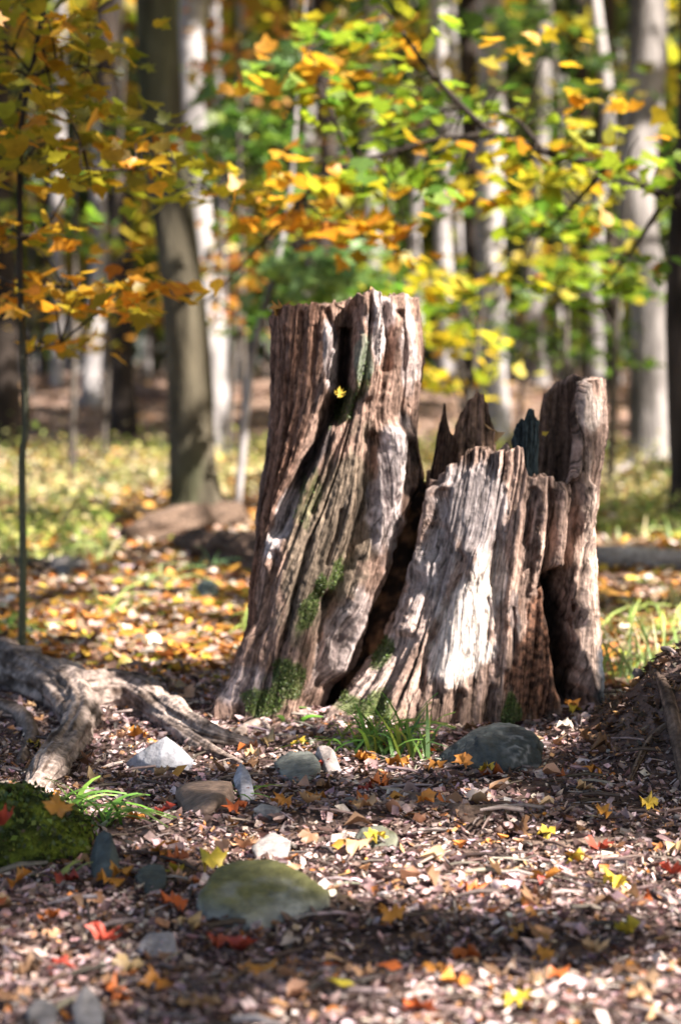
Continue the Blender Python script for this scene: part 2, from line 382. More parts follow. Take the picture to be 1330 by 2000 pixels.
for px, py, r in [(1160, 1095, .12), (1230, 1097, .12), (1300, 1100, .1), (690, 1690, .10), (780, 1690, .12), (880, 1700, .12), (980, 1710, .10), (840, 1665, .09), (1080, 1715, .08), (1190, 1725, .09), (1300, 1745, .08), (620, 1670, .05), (740, 1710, .08), (830, 1720, .10), (930, 1725, .10), (1030, 1735, .09), (930, 1680, .11), (1040, 1690, .1), (1130, 1700, .1), (1240, 1720, .1),
                  (700, 1990, .09), (840, 1985, .10), (980, 1975, .1), (1120, 1985, .1), (1260, 1975, .1), (1000, 1930, .05), (1300, 1900, .04), (900, 1950, .05), (160, 1590, .05), (730, 1500, .05), (800, 1480, .03), (40, 1555, .05), (60, 1300, .07), (330, 1395, .06), (130, 1400, .05), (410, 1575, .04),
                  (90, 1850, .03), (40, 1960, .03),
                  (1110, 1440, .06), (990, 1470, .035), (1000, 1560, .03), (1250, 1600, .03), (320, 1480, .07), (420, 1420, .05), (200, 1440, .05), (240, 1350, .06), (140, 1380, .05), (560, 1480, .04), (380, 1640, .05), (560, 1640, .05),
                  (100, 1140, .3), (220, 1135, .2), (20, 1150, .25), (440, 1145, .18), (330, 1150, .14), (260, 1190, .12), (420, 1250, .1), (130, 1240, .1),
                  (100, 985, 1.3), (230, 975, 1.2), (330, 1000, .8), (30, 960, 1.3), (250, 1050, .5), (100, 1060, .6), (430, 930, 1.3), (480, 970, .9), (140, 905, 1.4), (300, 890, 1.2), (820, 890, 1.0),
                  (1230, 1290, .14), (1290, 1240, .15), (1200, 1380, .05), (1280, 1340, .05), (1200, 1150, .2), (1300, 1060, .3), (1230, 960, .6), (1310, 970, .5),
                  (700, 790, 2.2), (880, 785, 2.2), (1020, 782, 2.0), (480, 790, 2.0), (200, 800, 1.5)]:
    fleck(gnd(px, py), r)
for px in range(650, 1400, 70): fleck(gnd(px, 1668 + (px - 650) * .05), .10); fleck(gnd(px + 30, 1712 + (px - 650) * .045), .10)
rfk = np.random.default_rng(45)
for _ in range(20): fleck(gnd(rfk.uniform(50, 500), rfk.uniform(1175, 1335)), rfk.uniform(.06, .15))
for _ in range(10): fleck(gnd(rfk.uniform(1170, 1330), rfk.uniform(1100, 1330)), rfk.uniform(.08, .18))
for px, py, Y_, r_ in [(1240, 20, 20, .6), (1245, 150, 20, .6), (1250, 280, 20, .5), (1315, 100, 12.5, .6), (1320, 350, 12.5, .6), (1325, 600, 12.5, .6), (1330, 850, 12.5, .6), (315, 60, 13.3, .6), (330, 250, 13.3, .6), (345, 450, 13.3, .6), (355, 650, 13.3, .6), (365, 850, 13.3, .5), (915, 200, 27, .5), (920, 400, 27, .4), (0, 300, 23, 1), (5, 600, 23, .8)]:
    p_ = at(px, py, Y_); SHADES.append((p_[0] - SUN[0] / SUN[2] * p_[2], p_[1] - SUN[1] / SUN[2] * p_[2], r_))
rfk = np.random.default_rng(44)
for _ in range(46): fleck(at(rfk.uniform(380, 1300), rfk.uniform(20, 500), rfk.uniform(7.9, 9.2)), rfk.uniform(.06, .13))
FLECKS = np.array(FLECKS)

# ------------------------------------------------------------------ the ground
def grid_axis(a, b, n, k): 
    t = np.linspace(0, 1, n); return a + (b - a) * (np.exp(k * t) - 1) / (np.exp(k) - 1)
ys = np.concatenate([[-30, -12, -5, -1], grid_axis(1.2, 140, 330, 4.2), [220, 400]])
xs = np.concatenate([[-250, -120], -grid_axis(0, 60, 130, 4.6)[::-1], grid_axis(0, 60, 130, 4.6)[1:], [120, 250]])
X, Y = np.meshgrid(xs, ys, indexing='ij')
Z = H(X, Y)
V = np.stack([X, Y, Z], -1).reshape(-1, 3); nx, ny = X.shape
i, j = np.meshgrid(np.arange(nx - 1), np.arange(ny - 1), indexing='ij')
F = np.stack([i * ny + j, (i + 1) * ny + j, (i + 1) * ny + j + 1, i * ny + j + 1], -1).reshape(-1, 4)
n1 = fbm2(V[:, 0] * 1.5, V[:, 1] * 1.5, 4, 3); n2 = fbm2(V[:, 0] * 11, V[:, 1] * 11, 3, 6)
c = mix((0.065, 0.043, 0.036), (0.16, 0.108, 0.094), ss(0.3, 0.7, n1 * 0.6 + n2 * 0.4))
c = mix(c, np.array([0.17, 0.12, 0.045]) * np.ones_like(c), ss(7, 14, V[:, 1]) * ss(26, 22, V[:, 1]) * ss(0.35, 0.6, n1))
c = mix(c, mix((0.12, .075, .055), (0.26, .18, .14), n2), ss(23, 27, V[:, 1]))
M_soil = material('forest_soil', 0.95, 0.08, 22, (1, 1, 1), (0.5, 1.5), 0.8, 60, dist=0.02)
o = single('ground', V, F, M_soil, (0, 0, 0), col=c, kind='structure')

# ------------------------------------------------------------------ the stump
def seg_dist(X, Y, pts):
    best = np.full(X.shape, 1e9)
    for (x0, y0), (x1, y1) in zip(pts[:-1], pts[1:]):
        dx, dy = x1 - x0, y1 - y0
        t = np.clip(((X - x0) * dx + (Y - y0) * dy) / (dx * dx + dy * dy), 0, 1)
        best = np.minimum(best, np.hypot(X - x0 - t * dx, Y - y0 - t * dy))
    return best
def splotch(X, Y, cx, cy, rx, ry, ang=0, rag=0.5, seed=0, soft=0.25, fy=1.0):
    a = rad(ang); dx, dy = X - cx, Y - cy
    u = (dx * math.cos(a) + dy * math.sin(a)) / rx; v = (-dx * math.sin(a) + dy * math.cos(a)) / ry
    n = fbm2(X / 20.0 + seed * 3.1, Y / (44.0 * fy) + seed, 5, seed) - 0.5
    soft = soft * .7
    return 1 - ss(1 - soft, 1 + soft, np.hypot(u, v) + 2 * rag * n)
def stump_shell(tab, guides, ug, rimF, rimB, Yc, dd, bot, N, rows, inner_py, thick, cols_front=0.68, rim_rag=9, seed=0, boxy=.8):
    ty = np.array([t[0] for t in tab], float); xl = np.array([t[1] for t in tab], float); xr = np.array([t[2] for t in tab], float)
    s = np.concatenate([np.linspace(0, 0.5, int(N * cols_front), endpoint=False), np.linspace(0.5, 1, N - int(N * cols_front), endpoint=False)])
    phi = math.pi - 2 * math.pi * s
    mid = ty[len(ty) // 3]
    XR = (np.interp(mid, ty, xl) + np.interp(mid, ty, xr)) / 2 + (np.interp(mid, ty, xr) - np.interp(mid, ty, xl)) / 2 * np.cos(phi)
    front = s < 0.5
    rim = np.where(front, np.interp(XR, *zip(*rimF)), np.interp(XR, *zip(*rimB)))
    rag = rim_rag * ((fbm2(XR / 26.0, front * 5.0, 3, seed) - 0.5) * 3.0 + 1.0 * (vn2(XR / 7.0, front * 3.0, seed + 2) - 0.5))
    rim = rim + rag
    t = np.linspace(0, 1, rows) ** 0.97
    PY = bot + (rim[None, :] - bot) * t[:, None]
    shrink = np.zeros_like(PY); lvl = np.ones_like(PY)
    # over the rim and down inside
    extra_py, extra_s = [], []
    for q in (0.35, 0.8, 1.0): extra_py.append(rim + 2 * q); extra_s.append(np.full(len(s), thick * q))
    for q in np.linspace(0.06, 1, 26): extra_py.append(rim + (np.maximum(inner_py, rim + 8) - rim) * q); extra_s.append(np.full(len(s), thick * (1 + 0.5 * q)))
    for q in (0.4, 0.75, 0.97): extra_py.append(np.maximum(inner_py, rim + 8)); extra_s.append(thick * 1.5 + (200 - thick * 1.5) * q * np.ones(len(s)))
    PY = np.vstack([PY, extra_py]); shrink = np.vstack([shrink, extra_s]); R_ = len(PY)
    XL, XRr = np.interp(PY, ty, xl), np.interp(PY, ty, xr)
    cx, hw = (XL + XRr) / 2, (XRr - XL) / 2
    f = np.maximum(1 - shrink / np.maximum(hw, 1), 0.02)
    kx = Yc / FPX
    Xp = cx + hw * f * np.cos(phi)[None, :]
    D = np.interp(PY, *zip(*dd))
    Yw = Yc - D * f * (np.sign(np.sin(phi)) * np.abs(np.sin(phi)) ** boxy)[None, :]
    Zw = CAM_H + Yc * np.tan(np.arctan((1000 - PY) / FPX) - PITCH)
    Vw = np.stack([(Xp - 665) * kx, Yw, Zw], -1)
    PX, PYY = proj(Vw)
    # flow coordinate
    gy = np.array([g[0] for g in guides], float); G = np.array([g[1:] for g in guides], float)
    xs_g = np.stack([np.interp(PY, gy, G[:, k]) for k in range(G.shape[1])], -1)
    U = np.zeros_like(PY); XX = cx + hw * np.cos(phi)[None, :]
    ph = np.abs(phi)[None, :]
    for k in range(G.shape[1] - 1):
        a, b = [np.arccos(np.clip((xs_g[..., q] - cx) / hw, -1, 1)) for q in (k, k + 1)]
        if k == 0: a = np.full_like(a, math.pi)
        if k == G.shape[1] - 2: b = np.zeros_like(b)
        U = U + np.clip((a - ph) / np.maximum(a - b, .01), 0, 1) * (ug[k + 1] - ug[k])
    fr = (phi >= 0)[None, :] & np.ones_like(PY, bool)
    U = np.where(fr, U, 2 * ug[-1] - U + 0.0)
    Vv = (1400 - PY) / 800.0
    nrm = np.stack([np.cos(phi)[None, :] * D, -np.sin(phi)[None, :] * hw * kx], -1)
    nrm /= np.linalg.norm(nrm, axis=-1, keepdims=True) + 1e-9
    outer = np.zeros_like(PY); outer[:rows] = 1.0; outer[rows:rows + 3] = np.array([0.75, 0.55, 0.45])[:, None]; outer[rows + 3:rows + 29] = .4
    return dict(V=Vw, PX=PX, PY=PYY, PYc=PY, U=U, W=Vv, n=nrm, outer=outer, front=fr, rows=rows, N=len(s), R=R_, s=s)
def shell_faces(R_, n):
    i, j = np.meshgrid(np.arange(R_ - 1), np.arange(n), indexing='ij'); j2 = (j + 1) % n
    return np.stack([i * n + j, i * n + j2, (i + 1) * n + j2, (i + 1) * n + j], -1).reshape(-1, 4)
def ridged(x, y, o, seed): return 1 - np.abs(2 * fbm2(x, y, o, seed) - 1)
def wood_relief(sh, f1=9, f2=26, f3=80, a=(0.034, 0.018, 0.007), seed=0):
    U, W_ = sh['U'], sh['W']
    w = 0.022 * (fbm2(U * 5, W_ * 3, 3, seed + 20) - 0.5) + 0.006 * (fbm2(U * 30, W_ * 14, 2, seed + 21) - 0.5)
    u = U + w
    r1 = ridged(u * f1, W_ * 0.9, 2, seed); r2 = ridged(u * f2, W_ * 1.7, 2, seed + 1); r3 = fbm2(u * f3, W_ * 5.0, 3, seed + 2)
    r4 = fbm2(sh['PX'] / 7.0, sh['PY'] / 12.0, 4, seed + 3)
    ck = np.zeros_like(U)                              # drying cracks that open and close along the grain
    for q, (f, dep) in enumerate([(11, .022), (19, .015), (33, .009)]):
        n = fbm2(u * f, W_ * 1.1, 2, seed + 30 + q)
        ck += dep * ss(.055, .0, np.abs(n - .5)) * ss(.46, .62, fbm2(u * f * .6 + 5, W_ * 4.5, 2, seed + 40 + q))
    d = a[0] * (r1 - 0.75) + a[1] * (r2 - 0.7) + a[2] * (r3 - 0.5) + 0.007 * (r4 - 0.5) + 0.03 * (fbm2(sh['U'] * 9, sh['W'] * 4.0, 3, seed + 60) - .5) - ck
    fl = fbm2(u * 60 + 3, W_ * 7, 3, seed + 50); fl2 = fbm2(u * 120, W_ * 16, 2, seed + 51)
    tone = ss(.32, .70, .34 * fl + .22 * fl2 + .20 * r2 + .24 * r4) * (1 - .65 * ss(.004, .02, ck))
    return d, tone, r2, r3
base_pt = np.array([0.14, 5.42, 0.0])
stump = thing('tree_stump', base_pt, 'rotten split tree stump with a tall furrowed half beside a broken hollow half', 'tree stump')
# tall half
L = stump_shell(
    tab=[(585, 536, 814), (640, 533, 820), (700, 529, 823), (760, 527, 817), (850, 526, 808), (900, 525, 812), (950, 519, 815), (1000, 513, 788), (1050, 508, 762), (1100, 501, 742), (1150, 496, 728), (1200, 492, 704), (1250, 484, 680), (1300, 470, 658), (1340, 452, 642), (1380, 420, 628), (1440, 395, 618)],
    guides=[(585, 530, 640, 700, 752, 816), (700, 526, 628, 690, 745, 824), (800, 524, 608, 668, 735, 812), (900, 522, 578, 640, 738, 812), (980, 512, 545, 610, 735, 812), (1050, 505, 525, 585, 722, 788), (1130, 496, 508, 556, 700, 756), (1200, 490, 498, 535, 672, 730), (1300, 466, 472, 508, 636, 688), (1390, 410, 420, 478, 606, 654)],
    ug=[0, 0.34, 0.52, 0.74, 1.0],
    rimF=[(530, 618), (552, 606), (575, 603), (600, 594), (640, 596), (668, 600), (690, 586), (720, 580), (750, 582), (800, 577), (815, 590)], rimB=[(530, 606), (600, 588), (700, 580), (800, 574), (816, 584)],
    Yc=5.45, dd=[(580, .17), (900, .175), (1150, .20), (1300, .24), (1440, .29)], bot=1432, N=560, rows=380, inner_py=640, thick=16, seed=3)
d, tone, r2, r3 = wood_relief(L, 8, 24, 70, seed=31); dc = np.zeros_like(d)
PX, PY = L['PX'], L['PY']; fr = L['front'] * 1.0
def carve(sh, pts, w, depth, seed=0):
    n = 0.6 + 0.8 * fbm2(sh['PX'] / 40.0, sh['PY'] / 80.0, 3, 77 + seed)
    return -depth * np.exp(-(seg_dist(sh['PX'] + 14 * (fbm2(sh['PX'] / 60., sh['PY'] / 55., 3, 70 + seed) - .5), sh['PY'], pts) / (w * n)) ** 2) * sh['front']
for pts, w, dep in [([(672, 606), (676, 690), (666, 760), (648, 810)], 17, .16), ([(648, 790), (612, 880), (575, 965), (550, 1040)], 12, .085), ([(640, 610), (652, 660), (640, 740)], 6, .03), ([(590, 615), (592, 720)], 5, .02), ([(752, 600), (764, 680), (760, 720)], 8, .035),
                    ([(612, 640), (612, 780)], 4, .015), ([(560, 640), (562, 860)], 4, .012), ([(700, 780), (655, 880), (610, 1000)], 5, .02), ([(730, 860), (720, 960), (690, 1060), (640, 1180)], 14, .05), ([(800, 880), (806, 980), (790, 1060)], 16, .05),
                    ([(640, 1180), (620, 1280), (600, 1380)], 22, .08), ([(545, 1080), (520, 1200), (500, 1320)], 5, .02), ([(600, 1060), (570, 1200), (540, 1320)], 6, .022), ([(672, 1000), (640, 1100)], 5, .02), ([(700, 600), (706, 650)], 4, .02), ([(785, 610), (790, 760), (782, 860)], 5, .022)]:
    dc = dc + carve(L, pts, w, dep, len(pts) + int(w))
for pts, w, hgt in [([(700, 640), (700, 690), (690, 760)], 12, .03), ([(770, 850), (755, 980), (715, 1100), (650, 1310)], 20, .045), ([(640, 640), (645, 720), (630, 800)], 8, .02), ([(735, 600), (740, 680), (720, 770)], 12, .03), ([(590, 900), (560, 1000), (535, 1100)], 8, .02), ([(505, 1250), (470, 1340), (425, 1400)], 16, .03)]:
    d = d - carve(L, pts, w, hgt, 40 + len(pts) + int(w)) * 0.8
dL = (d + .3 * dc) * L['outer']
Vw = L['V'].copy(); Vw[..., 0] += L['n'][..., 0] * dL; Vw[..., 1] += L['n'][..., 1] * dL - .75 * dc * L['outer']
Vw[..., 2] += (L['outer'] < 1) * 0.02 * (fbm2(PX / 10, Vw[..., 1] * 70, 3, 5) - 0.5)
c = mix((0.046, 0.026, 0.019), (0.36, 0.235, 0.185), tone)
c = mix(c, mix((0.075, 0.036, 0.025), (0.31, 0.175, 0.125), tone), ss(0.38, 0.30, L['U']) * fr)                 # vertical reddish slab on the left
c = mix(c, mix((0.028, 0.024, 0.018), (0.19, 0.15, 0.11), tone), splotch(PX, PY, 640, 1060, 75, 220, 18, .4, 1) * 0.8)
c = mix(c, mix((0.10, 0.075, 0.075), (0.60, 0.50, 0.48), tone), np.maximum.reduce([splotch(PX, PY, 752, 960, 30, 130, 8, .5, 2), splotch(PX, PY, 645, 690, 13, 70, -3, .6, 3), splotch(PX, PY, 745, 640, 26, 60, 0, .6, 4), splotch(PX, PY, 555, 1020, 16, 70, 18, .6, 5), splotch(PX, PY, 800, 680, 22, 90, 0, .7, 6) * .7, splotch(PX, PY, 660, 1240, 22, 90, 22, .6, 7) * .7, splotch(PX, PY, 480, 1340, 40, 40, 0, .6, 9) * .6]) * fr)
c = mix(c, np.array((0.03, 0.03, 0.036)), splotch(PX, PY, 608, 900, 16, 85, 24, .5, 10) * .85 * fr)
c = mix(c, np.array((0.03, 0.026, 0.028)), splotch(PX, PY, 798, 880, 14, 90, -6, .6, 11) * .7 * fr)
c = mix(c, np.array((0.035, 0.022, 0.017)), np.maximum(splotch(PX, PY, 672, 700, 14, 95, 4, .4, 37), splotch(PX, PY, 655, 800, 10, 40, 20, .5, 38)) * .8 * fr)  # shade of the deep cleft also put into the wood colour
mossm = np.maximum.reduce([splotch(PX, PY, 706, 725, 13, 60, 8, .7, 12) * .55, splotch(PX, PY, 672, 800, 20, 40, 30, .7, 13) * .8, splotch(PX, PY, 658, 1120, 16, 45, 15, .7, 14), splotch(PX, PY, 605, 1190, 14, 60, 22, .8, 15), splotch(PX, PY, 560, 1320, 34, 40, 10, .8, 16), splotch(PX, PY, 515, 1375, 35, 28, 0, .7, 17), splotch(PX, PY, 600, 970, 20, 60, 10, .9, 18) * .4]) * fr
c = mix(c, mix((0.04, 0.07, 0.018), (0.10, 0.15, 0.035), fbm2(PX / 6, PY / 6, 3, 30)), mossm * .75)
c = mix(c, np.array((0.2, 0.24, 0.19)), splotch(PX, PY, 708, 700, 14, 45, 6, .8, 19) * .6 * fr)
tall = part('tall_half', Vw.reshape(-1, 3), shell_faces(L['R'], L['N']), M_stump, stump, col=c.reshape(-1, 3)); flow(tall, L); V_tall, moss_tall = Vw, mossm
# broken hollow half
Rr = stump_shell(
    tab=[(740, 852, 1166), (800, 850, 1170), (850, 848, 1172), (900, 843, 1170), (950, 838, 1162), (1000, 836, 1156), (1050, 833, 1154), (1100, 823, 1157), (1150, 810, 1160), (1200, 790, 1164), (1250, 764, 1168), (1300, 726, 1172), (1350, 682, 1176), (1390, 634, 1179), (1440, 606, 1182)],
    guides=[(740, 850, 905, 990, 1065, 1115, 1170), (900, 843, 900, 988, 1066, 1116, 1170), (1000, 830, 884, 972, 1058, 1108, 1157), (1130, 800, 852, 950, 1046, 1100, 1160), (1250, 745, 825, 940, 1036, 1098, 1168), (1350, 668, 790, 930, 1026, 1094, 1176), (1440, 625, 770, 925, 1020, 1090, 1182)],
    ug=[0, 0.22, 0.44, 0.62, 0.76, 1.0],
    rimF=[(836, 935), (846, 925), (862, 905), (884, 880), (905, 868), (940, 872), (970, 868), (995, 868), (1000, 900), (1012, 922), (1050, 925), (1078, 936), (1094, 940), (1102, 915), (1107, 850), (1113, 790), (1122, 758), (1136, 742), (1150, 738), (1168, 758)],
    rimB=[(836, 930), (870, 905), (895, 875), (906, 862), (928, 850), (944, 858), (956, 872), (975, 895), (1010, 905), (1050, 890), (1062, 800), (1075, 766), (1092, 752), (1112, 748), (1125, 742), (1150, 738), (1162, 752), (1168, 764)],
    Yc=5.40, dd=[(740, .20), (950, .21), (1150, .24), (1300, .29), (1440, .33)], bot=1440, N=620, rows=380, inner_py=975, thick=26, rim_rag=8, seed=8, boxy=.55)
d, tone, r2, r3 = wood_relief(Rr, 7, 22, 66, (0.028, 0.018, 0.006), seed=51); dc = np.zeros_like(d)
PX, PY = Rr['PX'], Rr['PY']; fr = Rr['front'] * 1.0
smooth_zone = np.maximum(splotch(PX, PY, 925, 1000, 60, 90, 5, .25, 41), splotch(PX, PY, 900, 1235, 55, 110, 12, .25, 42)) * fr
d = d * (1 - 0.78 * smooth_zone); tone = tone + (.62 - tone) * .55 * smooth_zone
for pts, w, dep in [([(1086, 1135), (1096, 1190), (1108, 1260), (1124, 1330), (1140, 1430)], 21, .20), ([(1124, 945), (1118, 1020), (1100, 1125)], 7, .055), ([(1072, 960), (1066, 1080), (1060, 1150)], 6, .035), ([(1040, 955), (1022, 1060)], 5, .025), ([(985, 960), (968, 1060), (960, 1140)], 4, .012),
                    ([(905, 1130), (868, 1200), (838, 1270), (822, 1340)], 7, .03), ([(870, 960), (850, 1080), (800, 1200), (740, 1300)], 7, .025), ([(1050, 1180), (1060, 1290), (1055, 1390)], 34, .045), ([(836, 960), (826, 1060), (780, 1180)], 8, .02), ([(1000, 1190), (1002, 1300)], 5, .025), ([(955, 1170), (950, 1250)], 3, .012), ([(800, 1250), (760, 1330), (735, 1400)], 12, .035), ([(900, 1360), (880, 1420)], 10, .03), ([(960, 1350), (950, 1420)], 9, .03), ([(1158, 1000), (1156, 1250)], 4, .012)]:
    dc = dc + carve(Rr, pts, w, dep, len(pts) + int(w))
for pts, w, hgt in [([(860, 960), (835, 1090), (780, 1220), (700, 1340), (655, 1420)], 17, .05), ([(930, 1090), (905, 1200), (880, 1320)], 26, .03), ([(1055, 960), (1045, 1080)], 9, .025), ([(1092, 960), (1085, 1100)], 10, .03), ([(1145, 950), (1142, 1100), (1152, 1250), (1165, 1400)], 9, .03), ([(1012, 1000), (995, 1150), (990, 1300)], 9, .022)]:
    d = d - carve(Rr, pts, w, hgt, 60 + len(pts) + int(w)) * 0.8
dR = (d + .3 * dc) * Rr['outer']
Vw = Rr['V'].copy(); Vw[..., 0] += Rr['n'][..., 0] * dR; Vw[..., 1] += Rr['n'][..., 1] * dR - .75 * dc * Rr['outer']
inn = (Rr['outer'] < 1)
q = 0.05 * (fbm2(Rr['U'] * 12, Rr['W'] * 3, 3, 15) - 0.5) * inn
Vw[..., 0] += Rr['n'][..., 0] * q; Vw[..., 1] += Rr['n'][..., 1] * q; Vw[..., 2] += inn * 0.03 * (fbm2(PX / 12, Vw[..., 1] * 60, 3, 6) - 0.5)
c = mix((0.052, 0.030, 0.022), (0.40, 0.275, 0.225), tone)
c = mix(c, mix((0.17, 0.135, 0.13), (0.42, 0.355, 0.345), tone), np.maximum(splotch(PX, PY, 930, 990, 62, 100, 5, .45, 21), splotch(PX, PY, 850, 1120, 28, 110, 20, .5, 22)) * fr)
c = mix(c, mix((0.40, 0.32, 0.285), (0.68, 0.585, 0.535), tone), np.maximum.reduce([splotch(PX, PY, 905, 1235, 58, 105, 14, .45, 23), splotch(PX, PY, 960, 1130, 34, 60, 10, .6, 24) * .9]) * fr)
c = mix(c, mix((0.28, 0.20, 0.175), (0.54, 0.41, 0.365), tone), np.maximum(splotch(PX, PY, 760, 1290, 24, 130, 35, .6, 25) * .8, splotch(PX, PY, 660, 1420, 34, 34, 0, .6, 26)) * fr)
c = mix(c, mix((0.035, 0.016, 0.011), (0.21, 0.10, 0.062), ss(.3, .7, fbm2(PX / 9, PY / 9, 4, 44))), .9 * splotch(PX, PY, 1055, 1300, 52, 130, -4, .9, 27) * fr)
c = mix(c, np.array((0.03, 0.02, 0.016)), splotch(PX, PY, 1112, 1270, 26, 140, -12, .4, 28) * fr * .85)  # rotten cavity wood, darkened further so the colour carries its shade
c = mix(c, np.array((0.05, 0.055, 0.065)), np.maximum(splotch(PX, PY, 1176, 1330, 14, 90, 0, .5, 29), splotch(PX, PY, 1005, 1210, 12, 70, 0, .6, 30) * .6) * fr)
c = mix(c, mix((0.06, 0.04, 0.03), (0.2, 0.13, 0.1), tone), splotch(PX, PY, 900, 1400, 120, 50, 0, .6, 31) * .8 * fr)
mossr = np.maximum.reduce([splotch(PX, PY, 740, 1400, 48, 50, 0, .8, 32), splotch(PX, PY, 1000, 1390, 18, 34, 0, .7, 33), splotch(PX, PY, 760, 1270, 12, 30, 20, .8, 34)]) * fr
c = mix(c, mix((0.04, 0.07, 0.018), (0.10, 0.15, 0.035), fbm2(PX / 6, PY / 6, 3, 31)), mossr * .8)
c = mix(c, mix((0.12, .08, .065), (0.50, .37, .31), tone), splotch(PX, PY, 1148, 1120, 17, 230, -2, .5, 36) * .8 * fr)  # light on the right column partly put into a paler wood colour
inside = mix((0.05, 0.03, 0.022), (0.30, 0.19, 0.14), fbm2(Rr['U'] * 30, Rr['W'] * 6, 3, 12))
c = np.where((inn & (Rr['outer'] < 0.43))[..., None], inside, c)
c = mix(c, mix((0.3, 0.22, 0.19), (0.6, 0.5, 0.45), tone), splotch(PX, PY, 1152, 790, 16, 55, 0, .6, 35) * .8)
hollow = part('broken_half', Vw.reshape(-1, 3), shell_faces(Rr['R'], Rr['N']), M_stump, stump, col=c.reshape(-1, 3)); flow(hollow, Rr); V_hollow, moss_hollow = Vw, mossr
# rotten core in the cleft
pts = [at(735, 1440, 5.5), at(752, 1250, 5.5), at(790, 1100, 5.5), at(812, 985, 5.5), at(824, 940, 5.5)]
V, F = tube(pts, [.16, .13, .09, .06, .02], 60, 120, 0.5, 9, 4, 0.4)
n1 = fbm3(V[:, 0] * 40, V[:, 1] * 40, V[:, 2] * 30, 4, 2)
core = part('rotten_core', V, F, M_wood, stump, col=mix((0.02, 0.012, 0.009), (0.17, 0.085, 0.045), ss(.42, .72, n1)))
def chunk(tab, rimF, Yc, dep, a, b, seed, rag=5):
    g = [(t[0], t[1], (t[1] + t[2]) / 2, t[2]) for t in tab]
    sh = stump_shell(tab, g, [0, .12, .24], rimF, rimF, Yc, [(700, dep), (1400, dep)], tab[-1][0], 120, 90, min(r[1] for r in rimF) + 20, 6, rim_rag=rag, seed=seed)
    d, tone, _, _ = wood_relief(sh, 30, 60, 120, (.010, .007, .003), seed); d = d * (sh['outer'] * .8)
    V = sh['V'].copy(); V[..., 0] += sh['n'][..., 0] * d; V[..., 1] += sh['n'][..., 1] * d
    o = part('splinter', V.reshape(-1, 3), shell_faces(sh['R'], sh['N']), M_stump, hollow, col=mix(a, b, tone).reshape(-1, 3)); flow(o, sh)
chunk([(780, 862, 876), (820, 858, 882), (850, 853, 886), (900, 846, 884), (940, 838, 888), (1000, 832, 892)], [(850, 850), (862, 800), (868, 786), (873, 812), (880, 846), (890, 860)], 5.40, .02, (0.012, .008, .007), (0.10, .06, .045), 61)
chunk([(795, 1006, 1052), (860, 1002, 1052), (900, 1000, 1050), (990, 1002, 1052)], [(1000, 856), (1008, 836), (1016, 822), (1024, 826), (1032, 802), (1040, 800), (1046, 818), (1053, 826)], 5.30, .03, (0.010, .014, .016), (0.055, .075, .082), 63, 6)
chunk([(795, 985, 1010), (860, 984, 1010), (900, 980, 1010), (990, 980, 1012)], [(980, 880), (990, 862), (998, 874), (1012, 890)], 5.27, .02, (0.05, .035, .03), (0.3, .22, .19), 65, 5)
chunk([(775, 898, 958), (820, 892, 962), (880, 886, 966), (990, 884, 966)], [(886, 860), (898, 812), (912, 784), (928, 770), (944, 774), (954, 800), (964, 850)], 5.50, .035, (0.06, .036, .025), (0.3, .19, .14), 67, 5)
# moss tufts growing on both halves
def moss_on(half, Vs, mask, nrm, n, size, seed):
    r = np.random.default_rng(seed); w = np.clip(mask.ravel() - .25, 0, 1) ** 1.5
    k = r.choice(len(w), n, p=w / w.sum()); P = Vs.reshape(-1, 3)[k].copy(); q = nrm.reshape(-1, 2)[k]
    out = r.uniform(.0, .007, n); P[:, 0] += q[:, 0] * out; P[:, 1] += q[:, 1] * out; P += r.normal(0, .002, P.shape)
    V, F, c = cloud(P, r.uniform(.5, 1.3, n) * size, pick([(0.045, 0.075, 0.018), (0.08, 0.13, 0.025), (0.12, 0.17, 0.04), (0.10, .10, .04)], n, .25, r), DIAMOND, 1.0, 1.0, r)
    part('moss', V, F, M_grass, half, col=c, kind='stuff')
moss_on(tall, V_tall, moss_tall, L['n'], 4200, .0048, 5)
moss_on(hollow, V_hollow, moss_hollow, Rr['n'], 3000, .0048, 6)

